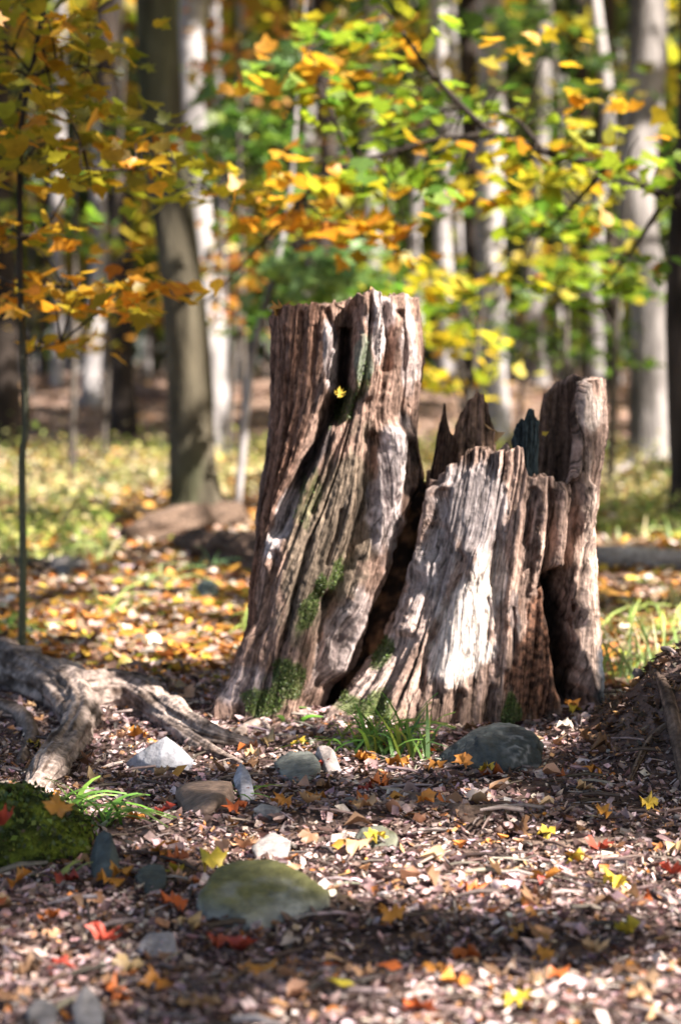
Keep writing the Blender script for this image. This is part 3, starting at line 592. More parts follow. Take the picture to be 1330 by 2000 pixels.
# ------------------------------------------------------------------ stones
GREY, GREENISH, BROWN, PALE, DARK = (0.17, 0.18, 0.19), (0.25, 0.25, 0.23), (0.17, 0.115, 0.088), (0.32, 0.31, 0.335), (0.06, 0.072, 0.07)
def stone(pix, thick, colr, label, name='stone', amp=.05, chip=.12, seed=0, moss=0, highlights=0, sub=4, cut=.84, group=None, cat='stone'):
    """pix: (px, py, lift, back) corners; each stands over the ground point of that pixel, lifted and set back, in metres"""
    pts = []
    for px, py, up, back in pix:
        g = gnd(px, py); k = (g[1] + back) / g[1]
        pts.append((g[0] * k, g[1] + back, g[2] + up * 1.2 + .008))
    pts = np.array(pts); low = pts.copy(); low[:, 2] -= thick
    c0 = pts.mean(0)
    V, F, n = rock(np.vstack([pts, c0 + (low - c0) * np.array([.9, .9, 1])]), max(sub, 5), 140, amp, 12, seed, chip, cut)
    t = ss(.3, .7, fbm3(V[:, 0] * 22 + seed, V[:, 1] * 22, V[:, 2] * 22, 4, seed))
    col = mix(np.array(colr) * .72, np.array(colr) * 1.3, t)
    if moss:
        m = ss(.34, .5, fbm3(V[:, 0] * 9 + seed, V[:, 1] * 9, V[:, 2] * 9, 4, seed + 3)) * ss(V[:, 2].min() + .45 * np.ptp(V[:, 2]), V[:, 2].min() + .75 * np.ptp(V[:, 2]), V[:, 2])
        col = mix(col, np.array((0.12, 0.115, 0.03)), m * moss)
    if highlights:
        q = fbm3(V[:, 0] * 12 + 3, V[:, 1] * 12, V[:, 2] * 16, 4, seed + 6)
        side = ss(np.percentile(V[:, 0], 45), np.percentile(V[:, 0], 80), V[:, 0])
        col = mix(col, np.array((0.6, 0.6, 0.62)), ss(.03, .008, abs(q - .5)) * highlights * side)  # highlights on the right side painted into the stone colour
    base = np.array([c0[0], c0[1], float(H(c0[0], c0[1]))])
    return single(name, V, F, M_stone, base, col=col, label=label, cat=cat, group=group)
stone([(845, 1492, .006, .0), (880, 1490, .022, .02), (905, 1490, .050, .04), (975, 1490, .072, .05), (1030, 1492, .064, .05), (1066, 1492, .036, .03), (1062, 1508, .010, .0), (990, 1514, .004, .0), (900, 1508, .004, .0), (1046, 1502, .056, .0), (940, 1498, .052, .0), (1000, 1506, .034, .0)],
      .05, (0.05, 0.058, 0.06), 'dark slate grey boulder with pale painted glints in front of the broken stump', seed=4, highlights=.3, sub=5, amp=.05, chip=.16, cut=.92, name='boulder', cat='boulder')
stone([(376, 1785, .012, .0), (390, 1792, .034, .0), (476, 1816, .014, .0), (655, 1772, .010, .0), (640, 1768, .018, .0), (436, 1752, .046, .0), (492, 1748, .050, .0), (545, 1748, .049, .0), (606, 1756, .026, .0), (405, 1806, -.008, .0), (500, 1822, -.006, .0)],
      .05, GREENISH, 'large flat greenish rock lying on the path in the foreground', seed=8, moss=.9, sub=5, amp=.02, chip=.05, cut=.95, name='rock', cat='rock')
stone([(238, 1503, .0, .02), (262, 1508, .025, .02), (325, 1505, .058, .02), (355, 1505, .036, .02), (385, 1510, .01, .02), (310, 1512, .0, -.02), (300, 1500, .02, .06), (345, 1500, .03, .06)], .04, PALE, 'pale grey triangular stone propped below the exposed root', seed=12, amp=.015, chip=.03)
stone([(338, 1570, .012, .02), (350, 1575, .03, .03), (400, 1575, .035, .06), (455, 1570, .03, .04), (462, 1580, .01, .01), (400, 1605, .01, -.01), (365, 1600, .0, 0), (430, 1600, .02, .0)], .03, BROWN, 'flat reddish brown stone slab between the path leaves', seed=15, amp=.03, chip=.08)
stone([(175, 1700, .02, .0), (190, 1705, .055, .03), (222, 1712, .06, .03), (238, 1725, .02, .0), (215, 1740, .0, -.01), (185, 1735, .0, -.01)], .03, DARK, 'small dark green stone standing beside the moss mound', seed=18, amp=.03, chip=.05)
stone([(262, 1735, .015, .0), (285, 1728, .02, .03), (320, 1728, .022, .03), (330, 1745, .01, .0), (290, 1758, .0, 0)], .03, DARK, 'low dark stone half buried left of the large greenish rock', seed=21, amp=.03, chip=.05)
stone([(535, 1510, .015, .0), (560, 1505, .03, .04), (610, 1505, .03, .05), (630, 1520, .015, .02), (600, 1535, .0, 0), (555, 1528, .0, 0)], .03, (0.15, 0.155, 0.14), 'flat grey green stone on the path left of the grass tuft', seed=24, amp=.03, chip=.06)
stone([(610, 1500, .0, .0), (620, 1502, .045, .01), (650, 1505, .04, .02), (668, 1512, .0, .0), (640, 1515, .0, -.01)], .03, (0.36, 0.30, 0.28), 'small pinkish stone upright behind a red leaf near the stump root', seed=27, amp=.04, chip=.05)
stone([(455, 1545, .02, .0), (470, 1540, .05, .02), (490, 1552, .03, .01), (500, 1570, .0, .0), (472, 1572, .0, -.01)], .03, (0.33, 0.32, 0.36), 'narrow lilac grey stone tilted beside the grass blades', seed=30, amp=.03, chip=.05)
stone([(490, 1605, .01, .0), (510, 1598, .018, .02), (545, 1602, .015, .02), (555, 1615, .0, 0), (515, 1622, .0, 0)], .03, (0.19, 0.19, 0.2), 'small flat grey stone sunk into the path', seed=33, amp=.03, chip=.05)
stone([(690, 1645, .0, .0), (705, 1645, .016, .02), (745, 1645, .02, .03), (780, 1648, .008, .01), (775, 1658, .0, 0), (720, 1662, .0, 0)], .03, (0.12, 0.12, 0.095), 'rounded greenish grey stone beside the bright yellow leaf', seed=36, amp=.03, chip=.04, moss=.4)
stone([(262, 1870, .01, .0), (290, 1860, .015, .03), (340, 1858, .015, .03), (350, 1872, .0, .0), (300, 1885, .0, 0)], .03, (0.30, 0.28, 0.31), 'flat lilac grey stone among litter near the bottom left', seed=39, amp=.03, chip=.05)
stone([(140, 2000, .02, .0), (165, 1995, .035, .03), (200, 2000, .02, .01), (205, 2020, .0, 0), (150, 2025, .0, 0)], .03, (0.27, 0.245, 0.245), 'pale pinkish stone at the bottom edge of the path', seed=42, amp=.03, chip=.05)
stone([(50, 2005, .015, .0), (80, 1992, .02, .02), (115, 2000, .015, .01), (110, 2020, .0, 0), (60, 2022, .0, 0)], .03, (0.18, 0.165, 0.17), 'low grey stone beside the pale pinkish one at the bottom', seed=43, amp=.03, chip=.05)
stone([(490, 1680, .015, .0), (530, 1668, .03, .03), (570, 1676, .02, .02), (560, 1692, .0, 0), (505, 1695, .0, 0)], .03, (0.22, 0.195, 0.19), 'flat pale stone just behind the large greenish rock', seed=45, amp=.03, chip=.05)
stone([(375, 1165, .0, .0), (390, 1165, .05, .05), (420, 1165, .05, .06), (432, 1172, .0, .0), (400, 1180, .0, -.02)], .05, (0.13, 0.16, 0.15), 'grey green stone half hidden among orange leaves behind the root', seed=48, amp=.04, chip=.06)
stone([(90, 1115, .02, .0), (110, 1110, .05, .1), (160, 1110, .045, .1), (190, 1120, .015, .0), (140, 1130, .0, -.05)], .06, (0.12, 0.105, 0.1), 'dark low rock in the sunny grass at left', seed=51, amp=.05, chip=.1)
stone([(1178, 1388, .0, .0), (1190, 1380, .03, .03), (1225, 1378, .03, .03), (1235, 1388, .0, .0), (1200, 1398, .0, 0)], .03, (0.36, 0.32, 0.30), 'pale flat stone at the right foot of the stump', seed=54, amp=.03, chip=.05)
stone([(1240, 1345, .01, .0), (1260, 1338, .03, .03), (1300, 1335, .03, .03), (1315, 1345, .0, .0), (1270, 1358, .0, 0)], .03, (0.36, 0.32, 0.30), 'pale flat stone under the tall grass right of the stump', seed=57, amp=.03, chip=.05)

# ------------------------------------------------------------------ roots, logs, sticks on the ground
def lying(pix, sink=.55):
    """pix: (px, py of the axis, radius in px): a limb that rests on the ground"""
    P, r = [], []
    for px, py, rp in pix:
        g = gnd(px, py + rp); rr = rp * g[1] / FPX
        P.append((g[0], g[1] + rr, g[2] + rr * sink)); r.append(rr)
    return P, r
def log_cols(V, a, b, seed, f=30):
    t, l = TUBE['t'], TUBE['l']
    k = fbm3(np.cos(t) * 3.5 + seed, np.sin(t) * 3.5, l * 7, 4, seed) * .5 + .3 * fbm3(V[:, 0] * 60, V[:, 1] * 60, V[:, 2] * 60, 3, seed + 4) + .2 * fbm3(V[:, 0] * 9, V[:, 1] * 9, V[:, 2] * 9, 3, seed + 2)
    return mix(a, b, ss(.33, .67, k))
RC = ((0.05, 0.033, 0.026), (0.42, 0.33, 0.29))
P, r = lying([(-120, 1240, 46), (-30, 1270, 46), (60, 1310, 48), (150, 1345, 44), (220, 1340, 42), (275, 1350, 38), (330, 1390, 32), (400, 1430, 24), (450, 1445, 18), (510, 1455, 8)])
V, F = tube(P, r, 70, 260, 0.5, 6, 3, 0.28)
root = thing('exposed_root', (P[2][0], P[2][1], 0), 'thick grey brown exposed root sprawling left of the stump', 'tree root')
main = part('root_limb', V, F, M_log, root, col=log_cols(V, *RC, 3))
P, r = lying([(110, 1335, 42), (150, 1380, 40), (135, 1430, 36), (95, 1490, 32), (50, 1560, 20)])
V, F = tube(P, r, 60, 150, 0.5, 6, 5, 0.28); part('root_limb', V, F, M_log, root, col=log_cols(V, *RC, 5))
P, r = lying([(320, 1405, 18), (370, 1440, 17), (420, 1468, 14), (470, 1490, 7)])
V, F = tube(P, r, 36, 100, 0.45, 9, 7, 0.25); part('root_limb', V, F, M_log, root, col=log_cols(V, *RC, 7))
P, r = lying([(455, 1440, 12), (490, 1415, 10), (515, 1410, 8), (528, 1432, 4)])
V, F = tube(P, r, 16, 40, 0.35, 14, 8, 0.2); part('root_limb', V, F, M_log, root, col=log_cols(V, *RC, 8))
P, r = lying([(-60, 1370, 18), (20, 1385, 20), (60, 1430, 16), (40, 1490, 10)])
V, F = tube(P, r, 20, 50, 0.4, 12, 9, 0.2); part('root_limb', V, F, M_log, root, col=log_cols(V, (0.07, .05, .04), (0.3, .23, .2), 9))
def log(pix, label, a, b, seed, name='fallen_log', cat='log', sink=.75, n=22, rows=60, amp=.25, fr_=8, group=None):
    P, r = lying(pix, sink); V, F = tube(P, r, n, rows, amp, fr_, seed, .15)
    base = np.array(P[len(P) // 2]); base[2] = 0
    return single(name, V, F, M_log, base, col=log_cols(V, a, b, seed, 20), label=label, cat=cat, group=group)
log([(1080, 1088, 22), (1180, 1090, 23), (1260, 1093, 23), (1420, 1100, 24)], 'smooth grey fallen log lying behind the stump at right', (0.2, .165, .15), (0.46, .40, .37), 2, amp=.1, sink=.95)
log([(240, 1046, 20), (300, 1032, 30), (360, 1020, 32), (440, 1006, 28), (475, 1008, 14)], 'rotting brown log at the foot of the leaning trunk', (0.05, .033, .025), (0.17, .115, .085), 12, amp=.75, n=44, rows=130, fr_=5)
log([(350, 1056, 18), (420, 1058, 34), (480, 1072, 40), (560, 1090, 38)], 'short dark rotten log touching the left side of the stump', (0.05, .033, .025), (0.17, .11, .08), 14, amp=.75, n=44, rows=110, fr_=5)
log([(-60, 1095, 14), (60, 1100, 14), (130, 1108, 8)], 'dark branch lying in the grass behind the thin left sapling', (0.05, .035, .03), (0.16, .12, .1), 16, amp=.3)
log([(770, 1545, 12), (830, 1560, 20), (900, 1575, 22), (965, 1595, 14), (985, 1602, 4)], 'rounded brown wood root half buried in the path litter', (0.08, .052, .042), (0.26, .18, .14), 18, sink=.15, amp=.35, name='buried_root', cat='root')
log([(1000, 1640, 10), (1080, 1648, 16), (1180, 1640, 18), (1260, 1640, 10)], 'dark root ridge breaking through the path at right', (0.07, .045, .038), (0.2, .14, .11), 20, sink=.1, amp=.35, name='buried_root', cat='root')
log([(1245, 1410, 10), (1290, 1375, 14), (1345, 1335, 14), (1420, 1300, 12)], 'weathered grey branch slanting over the dirt bank', (0.10, .075, .065), (0.32, .26, .24), 22, amp=.2, name='fallen_branch', cat='branch', sink=1.6)
log([(1270, 1450, 8), (1300, 1490, 14), (1345, 1540, 16)], 'dark crooked root running down the dirt bank', (0.05, .035, .03), (0.2, .14, .11), 24, amp=.3, name='bank_root', cat='root')
log([(1205, 1440, 4), (1250, 1432, 9), (1310, 1440, 12), (1380, 1430, 12)], 'brown root crossing the dirt bank under the grey branch', (0.06, .04, .03), (0.26, .18, .14), 25, amp=.3, name='bank_root', cat='root', sink=.9)
log([(1225, 1530, 4), (1270, 1515, 8), (1345, 1500, 11)], 'low knobbly root at the front of the dirt bank', (0.06, .04, .03), (0.24, .17, .13), 27, amp=.35, name='bank_root', cat='root', sink=.8)
log([(1055, 1705, 6), (1090, 1712, 9), (1135, 1720, 5)], 'short dark stick on the sunlit litter', (0.05, .035, .03), (0.16, .1, .07), 26, amp=.3, name='stick', cat='stick')
log([(1265, 1735, 5), (1300, 1755, 8), (1350, 1775, 8)], 'grey stick at the right edge of the sunlit path', (0.12, .1, .1), (0.3, .26, .26), 28, amp=.2, name='stick', cat='stick')
log([(300, 1830, 3), (320, 1810, 4), (345, 1770, 3)], 'thin grey twig slanting left of the red leaf', (0.12, .1, .1), (0.3, .26, .26), 29, amp=.2, name='twig', cat='twig')
log([(560, 1655, 3), (620, 1662, 4), (700, 1672, 3)], 'long thin pale twig behind the large rock', (0.2, .15, .14), (0.4, .32, .3), 30, amp=.2, name='twig', cat='twig')
log([(1120, 1680, 10), (1200, 1672, 9), (1260, 1680, 4)], 'flat pinkish strip of bark lying on the path at right', (0.2, .12, .1), (0.42, .28, .24), 31, amp=.2, sink=.2, name='bark_strip', cat='bark')
log([(50, 826, 14), (200, 822, 18), (330, 826, 20), (560, 832, 18), (700, 838, 12)], 'long brown log along the foot of the far bank', (0.08, .05, .04), (0.24, .16, .12), 33, amp=.3, fr_=2)
P = [at(1165, 940, 17.5), at(1210, 918, 18), at(1252, 892, 18.6)]
V, F = tube(P, [.03, .035, .03], 10, 20, .2, 6, 4)
single('fallen_branch', V, F, M_log, gnd(1165, 945), col=log_cols(V, (0.35, .3, .28), (0.5, .44, .42), 4), label='pale broken branch leaning on the big right trunk', cat='branch')

# ------------------------------------------------------------------ trees
BARK = {'dark': ((0.022, .017, .014), (0.065, .05, .043)), 'umber': ((0.09, .08, .075), (0.30, .27, .26)), 'brown': ((0.045, .038, .027), (0.115, .097, .068)), 'grey': ((0.08, .07, .066), (0.29, .265, .26)), 'pale': ((0.17, .155, .155), (0.40, .37, .37))}
def trunk_mesh(pb, pt, wpx, dist, height, seed, n=18, rows=60, rough=.10):
    b = at(pb, 800, dist); t = at(pt, 0, dist); z0 = float(H(b[0], dist)); zb, zt = b[2], t[2]
    dx = (t[0] - b[0]) / (zt - zb)
    r = wpx * dist / FPX / 2
    hs = np.array([-.25, 0, .12, .35, .8, 1.6, 2.6, 4, 6, 9, height])
    rs = np.array([1.75, 1.55, 1.3, 1.13, 1.05, 1.0, .98, .95, .88, .65, .25]) * r
    rr = np.random.default_rng(seed)
    wob = rr.normal(0, .02, (len(hs), 2)) * np.minimum(hs, 4)[:, None].clip(0, 4)
    P = [(b[0] + dx * (h + z0 - zb) + w[0], dist + w[1] + .02 * h, z0 + h) for h, w in zip(hs, wob)]
    V, F = tube(P, rs, n, rows, rough, 1.6, seed, rough * .8)
    return V, F, np.array(P), np.array(rs), np.array([P[1][0], dist, z0])
TREES = []                                             # (thing, trunk xy) for the leaf roof
def tree(pb, pt, w, dist, bark, label, name='tree', cat='tree', height=13, seed=0, group=None, n=18, rows=60):
    V, F, P, rs, base = trunk_mesh(pb, pt, w, dist, height, seed, n, rows)
    o = thing(name, base, label, cat, group)
    a, b = BARK[bark]
    nn = fbm3(V[:, 0] * 7 + seed, V[:, 1] * 7, V[:, 2] * 2.2, 4, seed)
    col = mix(a, b, ss(.3, .7, nn))
    if bark in ('pale', 'grey'):
        col = mix(col, np.array((0.08, .075, .07)), ss(.66, .76, fbm3(V[:, 0] * 3 + seed, V[:, 1] * 3, V[:, 2] * 5, 3, seed + 5)) * .8)
    if bark == 'brown':
        col = mix(col, np.array((0.06, .07, .035)), ss(.5, .7, fbm3(V[:, 0] * 3, V[:, 1] * 3, V[:, 2] * 1.2, 3, 8)) * .5)
    t = part('trunk', V, F, M_birch if bark == 'pale' else M_bark, o, col=col)
    rr = np.random.default_rng(seed + 100)
    items = []
    for k in range(5):                                 # limbs into the crown
        h = rr.uniform(.5, .9); i0 = P[-1] * h + P[5] * (1 - h); an = rr.uniform(0, 6.28); ln = rr.uniform(1.5, 3)
        i1 = i0 + np.array([math.cos(an) * ln * .5, math.sin(an) * ln * .5, ln * .5]); i2 = i1 + np.array([math.cos(an) * ln * .6, math.sin(an) * ln * .6, ln * .35])
        q = w * dist / FPX / 2
        if dist < 37:
            V, F = tube([i0, i1, i2], [q * .4, q * .25, q * .06], 7, 10, .1, 2, k); part('limb', V, F, M_bark, o, col=np.tile(np.array(b), (len(V), 1)) * .8)
    TREES.append((o, base)); return o, t
vis = [(8, -8, 62, 23, 'dark', 'dark trunk cut by the left edge of the picture behind the sapling'),
       (112, 112, 22, 32, 'pale', 'thin pale trunk just right of the left sapling stem'),
       (176, 222, 34, 30, 'pale', 'short sunlit pale trunk leaning right at far left'),
       (240, 226, 48, 27, 'dark', 'dull brown trunk left of the leaning dark trunk'),
       (370, 310, 84, 13.3, 'brown', 'large dark leaning trunk with moss standing left of the stump'),
       (418, 372, 54, 21, 'pale', 'pale blotched birch trunk close behind the large leaning trunk'),
       (438, 430, 26, 34, 'pale', 'slim bright trunk right of the blotched birch'),
       (572, 570, 24, 36, 'dark', 'slim dark trunk above the left corner of the tall stump'),
       (640, 630, 36, 33, 'dark', 'dark trunk behind leaves above the middle of the tall stump'),
       (612, 606, 20, 38, 'pale', 'thin pale trunk behind leaves above the tall stump'),
       (724, 726, 36, 36, 'pale', 'pale trunk rising behind the right side of the tall stump'),
       (806, 842, 20, 36, 'pale', 'slender pale trunk leaning right behind the overhanging leaves'),
       (872, 860, 30, 34, 'pale', 'pale grey trunk between the tall stump and the white birch'),
       (902, 888, 18, 33, 'pale', 'very thin grey trunk left of the dark trunk beside the white birch'),
       (932, 912, 44, 27, 'dark', 'dark brown trunk hugging the left side of the white birch'),
       (966, 950, 54, 25, 'pale', 'bright white birch trunk rising behind the broken stump'),
       (1052, 1048, 34, 35, 'grey', 'grey trunk beyond the broken stump between birch and thin birch'),
       (1098, 1092, 13, 42, 'pale', 'tiny pale trunk far behind the broken stump'),
       (1163, 1168, 26, 28, 'pale', 'slim white birch above the right tip of the broken stump'),
       (1196, 1188, 24, 30, 'dark', 'thin dark trunk just right of the slim white birch'),
       (1272, 1240, 76, 20, 'umber', 'thick grey trunk sunlit at its foot on the right'),
       (1338, 1318, 60, 12.5, 'dark', 'nearly black trunk at the right edge of the picture')]
trunks = []
for k, (pb, pt, w, dist, bark, label) in enumerate(vis):
    nm = {'pale': 'birch_tree', 'grey': 'beech_tree', 'umber': 'beech_tree'}.get(bark, 'maple_tree')
    trunks.append(tree(pb, pt, w, dist, bark, label, nm, 'tree', 12 + (k * 7) % 5, k + 1, 'trees of the wood', 24 if dist < 15 else 16, 110 if dist < 15 else 60))
# woodpecker holes down the leaning trunk
o5, t5 = trunks[4]
for k, (px, py) in enumerate([(372, 435), (372, 487), (362, 657), (365, 700), (370, 752), (371, 585)]):
    c0 = at(px, py, 13.3); V, F = ICO[2]; r5 = 84 * 13.3 / FPX / 2
    ctr_px = 310 + (370 - 310) * py / 800
    off = (px - ctr_px) * 13.3 / FPX; yy = 13.3 + .02 * 3 - math.sqrt(max(r5 ** 2 - off ** 2, .001)) * .97
    VV = V * np.array([.020, .02, .026]) + np.array([c0[0], yy, c0[2]])
    part('bark_hole', VV, F, M_bark, t5, col=np.tile((0.015, .012, .01), (len(VV), 1)))
# far trees
rf = np.random.default_rng(5)
ZONES = [(50, 'left of the sapling'), (200, 'between sapling and leaning pale trunk'), (340, 'left of the leaning dark trunk'), (530, 'left of the tall stump'), (680, 'over the left of the tall stump'), (820, 'over the right of the tall stump'), (930, 'over the gap between stump halves'), (1050, 'around the white birch'), (1180, 'around the slim white birch'), (1300, 'around the thick right trunk'), (9e9, 'past the right edge trunk')]
far_label = {'dark': 'slim dark trunk far back in the wood', 'grey': 'slim grey trunk far back in the wood', 'pale': 'slim pale trunk far back in the wood'}
for k in range(74):
    dist = rf.uniform(38, 86); px = rf.uniform(-200, 1530) if k % 3 else rf.uniform(0, 1330)
    bk = rf.choice(['dark', 'grey', 'pale'], p=[.55, .33, .12]); w = rf.uniform(.14, .40) * FPX / dist
    zone = [z for lim, z in ZONES if px < lim][0]
    o, t = tree(px, px + rf.normal(0, 18), w, dist, bk, 'slim ' + bk + ' trunk far back in the wood, ' + zone, 'distant_tree', 'tree', rf.uniform(11, 17), 200 + k, 'distant ' + bk + ' trunks ' + zone, 8, 24)
    n = 330; b = LOC[o.name]
    P = np.stack([b[0] + rf.normal(0, 1.5, n), b[1] + rf.normal(0, 1.5, n), b[2] + rf.uniform(1.5, 15, n)], -1)
    pal = [YGREEN, DARKG, GREEN, GOLD, YELLOW, DARKG][rf.integers(6)]
    V, F, c = cloud(P, rf.uniform(.3, .75, n), pick(pal, n, .25, rf) * .6, DIAMOND, .8, 1, rf)
    part('crown', V, F, M_leaf, o, col=c)
# trees just outside the picture whose crowns shade it
rs_ = np.random.default_rng(9)
off = [(5.2, -1.0), (8.6, -3.2), (7.6, 1.6), (10.8, -0.4), (12.8, 3.2), (9.2, 5.0), (6.3, 9.2), (11.8, 8.4), (5.9, -5.2), (12.5, -4.2), (15.5, 6.2), (8.8, 13), (13.5, 13.5), (7.5, 18.5), (12, 19), (16.5, 16), (9.5, 25), (14.5, 25), (-4.6, 9.5), (-5.5, 16), (-7.6, 24), (10.5, 33), (16, 32), (11.5, 41), (17, 42), (-9, 33), (20, 22), (20, 10), (21, 36)]
for k, (x, y) in enumerate(off):
    px = 665 + FPX * x / y if y > 3 else 0
    r = rs_.uniform(.13, .24); z0 = float(H(x, y))
    hs = np.array([-.2, 0, .3, 1, 3, 6, 9, 13.0]); rs2 = np.array([1.7, 1.5, 1.15, 1, .95, .85, .6, .2]) * r
    P = [(x + rs_.normal(0, .05), y + rs_.normal(0, .05), z0 + h) for h in hs]
    V, F = tube(P, rs2, 12, 40, .1, 1.6, 300 + k)
    o = thing('maple_tree', (x, y, z0), 'tall maple of the surrounding wood standing beside the view', 'tree', 'surrounding maples')
    part('trunk', V, F, M_bark, o, col=mix(*BARK['dark'], fbm3(V[:, 0] * 7, V[:, 1] * 7, V[:, 2] * 2, 3, k)))
    items = []
    for q in range(6):
        h = rs_.uniform(5, 10); an = rs_.uniform(0, 6.28); ln = rs_.uniform(1.2, 2.4); i0 = np.array([x, y, z0 + h])
        i1 = i0 + np.array([math.cos(an) * ln * .6, math.sin(an) * ln * .6, ln * .4]); i2 = i1 + np.array([math.cos(an) * ln * .6, math.sin(an) * ln * .6, ln * .2])
        V, F = tube([i0, i1, i2], [r * .35, r * .2, r * .04], 6, 8); part('limb', V, F, M_bark, o, col=np.tile((0.08, .065, .055), (len(V), 1)))
    TREES.append((o, np.array([x, y, z0])))

# the leaf roof: leaves over the whole scene, thinned where the sun comes through, shared out to the nearest tree
def roof(n, x0, x1, y0, y1, size, z0, z1, seed, lit=0.0):
    r = np.random.default_rng(seed)
    g = np.stack([r.uniform(x0, x1, n), r.uniform(y0, y1, n)], -1)
    keep = np.ones(n, bool)
    for fx, fy, fr_ in FLECKS: keep &= np.hypot(g[:, 0] - fx, g[:, 1] - fy) > fr_ + size * .33
    if lit:
        m = fbm2(g[:, 0] * .55 + 3, g[:, 1] * .3, 3, 21) > lit
        for fx, fy, fr_ in SHADES: m |= np.hypot(g[:, 0] - fx, g[:, 1] - fy) < fr_
        keep &= m
    g = g[keep]; z = r.uniform(z0, z1, len(g))
    P = np.stack([g[:, 0] + SUN[0] / SUN[2] * z, g[:, 1] + SUN[1] / SUN[2] * z, z], -1)
    return P, np.full(len(g), size) * r.uniform(.75, 1.25, len(g)), r
pieces = [roof(21000, -2.6, 3.2, 0.2, 10.5, .20, 6.5, 11.5, 1), roof(17000, -9, 8.5, 10.5, 32, .42, 6.5, 12.5, 2, .425), roof(9000, -16, 16, 32, 75, .6, 7, 13, 3, .45),
          roof(5000, -9, -2.6, -1, 10.5, .32, 6.5, 12, 4, .42), roof(5000, 3.2, 9, -1, 10.5, .32, 6.5, 12, 5, .42)]
P = np.vstack([p[0] for p in pieces]); sz = np.concatenate([p[1] for p in pieces])
tb = np.array([b for _, b in TREES])
near = np.zeros(len(P), int)
for k0 in range(0, len(P), 4000):
    q = P[k0:k0 + 4000]; near[k0:k0 + 4000] = np.argmin(np.hypot(q[:, None, 0] - tb[None, :, 0], q[:, None, 1] - tb[None, :, 1]), 1)
rc = np.random.default_rng(77)
for k, (o, b) in enumerate(TREES):
    m = near == k; n = m.sum()
    if n < 3: continue
    V, F, c = cloud(P[m], sz[m], pick([YELLOW, YGREEN, GOLD, YELLOW][k % 4], n, .2, rc), DIAMOND, .6, 1, rc)
    old = [ch for ch in o.children if ch.name.startswith('crown')]
    part('crown' if not old else 'foliage', V, F, M_leaf, o, col=c)

# the wood beyond, one mass
r = np.random.default_rng(3); n = 34000
P = np.stack([r.uniform(-48, 48, n), r.uniform(86, 112, n), r.uniform(-1, 27, n)], -1); P[:, 2] += H(P[:, 0], P[:, 1])
dens = fbm2(P[:, 0] * .12, P[:, 2] * .12, 3, 4)
V, F, c = cloud(P, r.uniform(.5, 1.1, n), pick(DARKG + GREEN + [(0.3, 0.26, 0.03, 2.0)], n, .3, r) * (.42 + .6 * dens)[:, None] * .8, DIAMOND, 1.0, 1, r)
single('far_wood', V, F, M_leaf, (0, 98, 0), col=c, kind='stuff', label='far off mass of autumn trees closing the view')

# ------------------------------------------------------------------ leaf objects shared meshes
def leaf_meshes(name, pal, k, mat, curl, seed, tmpl=MAPLE):
    r = np.random.default_rng(seed); out = []
    for q in range(k):
        T, F = tmpl; V = T.copy(); V[:, 1] -= .1
        V[:, 2] = V[:, 2] * r.uniform(.3, 1.6) * curl + curl * .25 * r.uniform(-1, 1) * (V[:, 1] - .4) ** 2 + curl * .12 * (fbm2(V[:, 0] * 3 + q * 7, V[:, 1] * 3, 2, q) - .5)
        V[:, 0] *= r.uniform(.85, 1.15); V[:, 2] += r.normal(0, .035 * curl ** 2, len(V)); V[:, :2] *= 1 + r.normal(0, .05 * curl, (len(V), 1))
        c = pick(pal, 1, .15, r)[0] * (1 + .25 * (fbm2(V[:, 0] * 4, V[:, 1] * 4 + q, 2, q) - .5))[:, None]
        out.append(mesh(name, V, F, mat, col=c, smooth=False))
    return out
LM = {k: leaf_meshes('leaf', p, 9, M_leaf, 1.0, 40 + i) for i, (k, p) in enumerate([('gold', GOLD), ('orange', ORANGE), ('yellow', YELLOW), ('ygreen', YGREEN), ('green', GREEN), ('paleg', PALEG)])}
def put_leaf(parent, p, key, size, r, name='leaf', tilt=.45):
    o = bpy.data.objects.new(name, random.choice(LM[key])); COL.objects.link(o)
    o.parent = parent; o.location = np.asarray(p) - LOC[parent.name]
    o.rotation_euler = (r.normal(-.15, tilt), r.normal(0, tilt), r.uniform(0, 6.28)); o.scale = (size,) * 3
    return o
def sprays(regions, r):
    """flat leaf sprays: regions (px, py, rx, ry, dist, n, palette) -> list of (point, palette, twig start)"""
    out = []
    for px, py, rx, ry, D, n, key in regions:
        n = int(n * 1.5); ns = max(2, n // 9)
        for k in range(ns):
            a = r.uniform(0, 6.28); q = math.sqrt(r.uniform(0, 1))
            cx, cy = px + rx * q * math.cos(a), py + ry * q * math.sin(a); d0 = D + r.normal(0, .28)
            c = at(cx, cy, d0); slope = r.normal(-.12, .2); da = r.uniform(0, 6.28)
            for j in range(max(1, n // ns)):
                u = r.uniform(-1, 1) * .24; v = r.normal(0, .10)
                p = c + np.array([math.cos(da) * u - math.sin(da) * v, math.sin(da) * u + math.cos(da) * v, slope * u + r.normal(0, .02)])
                out.append((p, key, c))
    return out
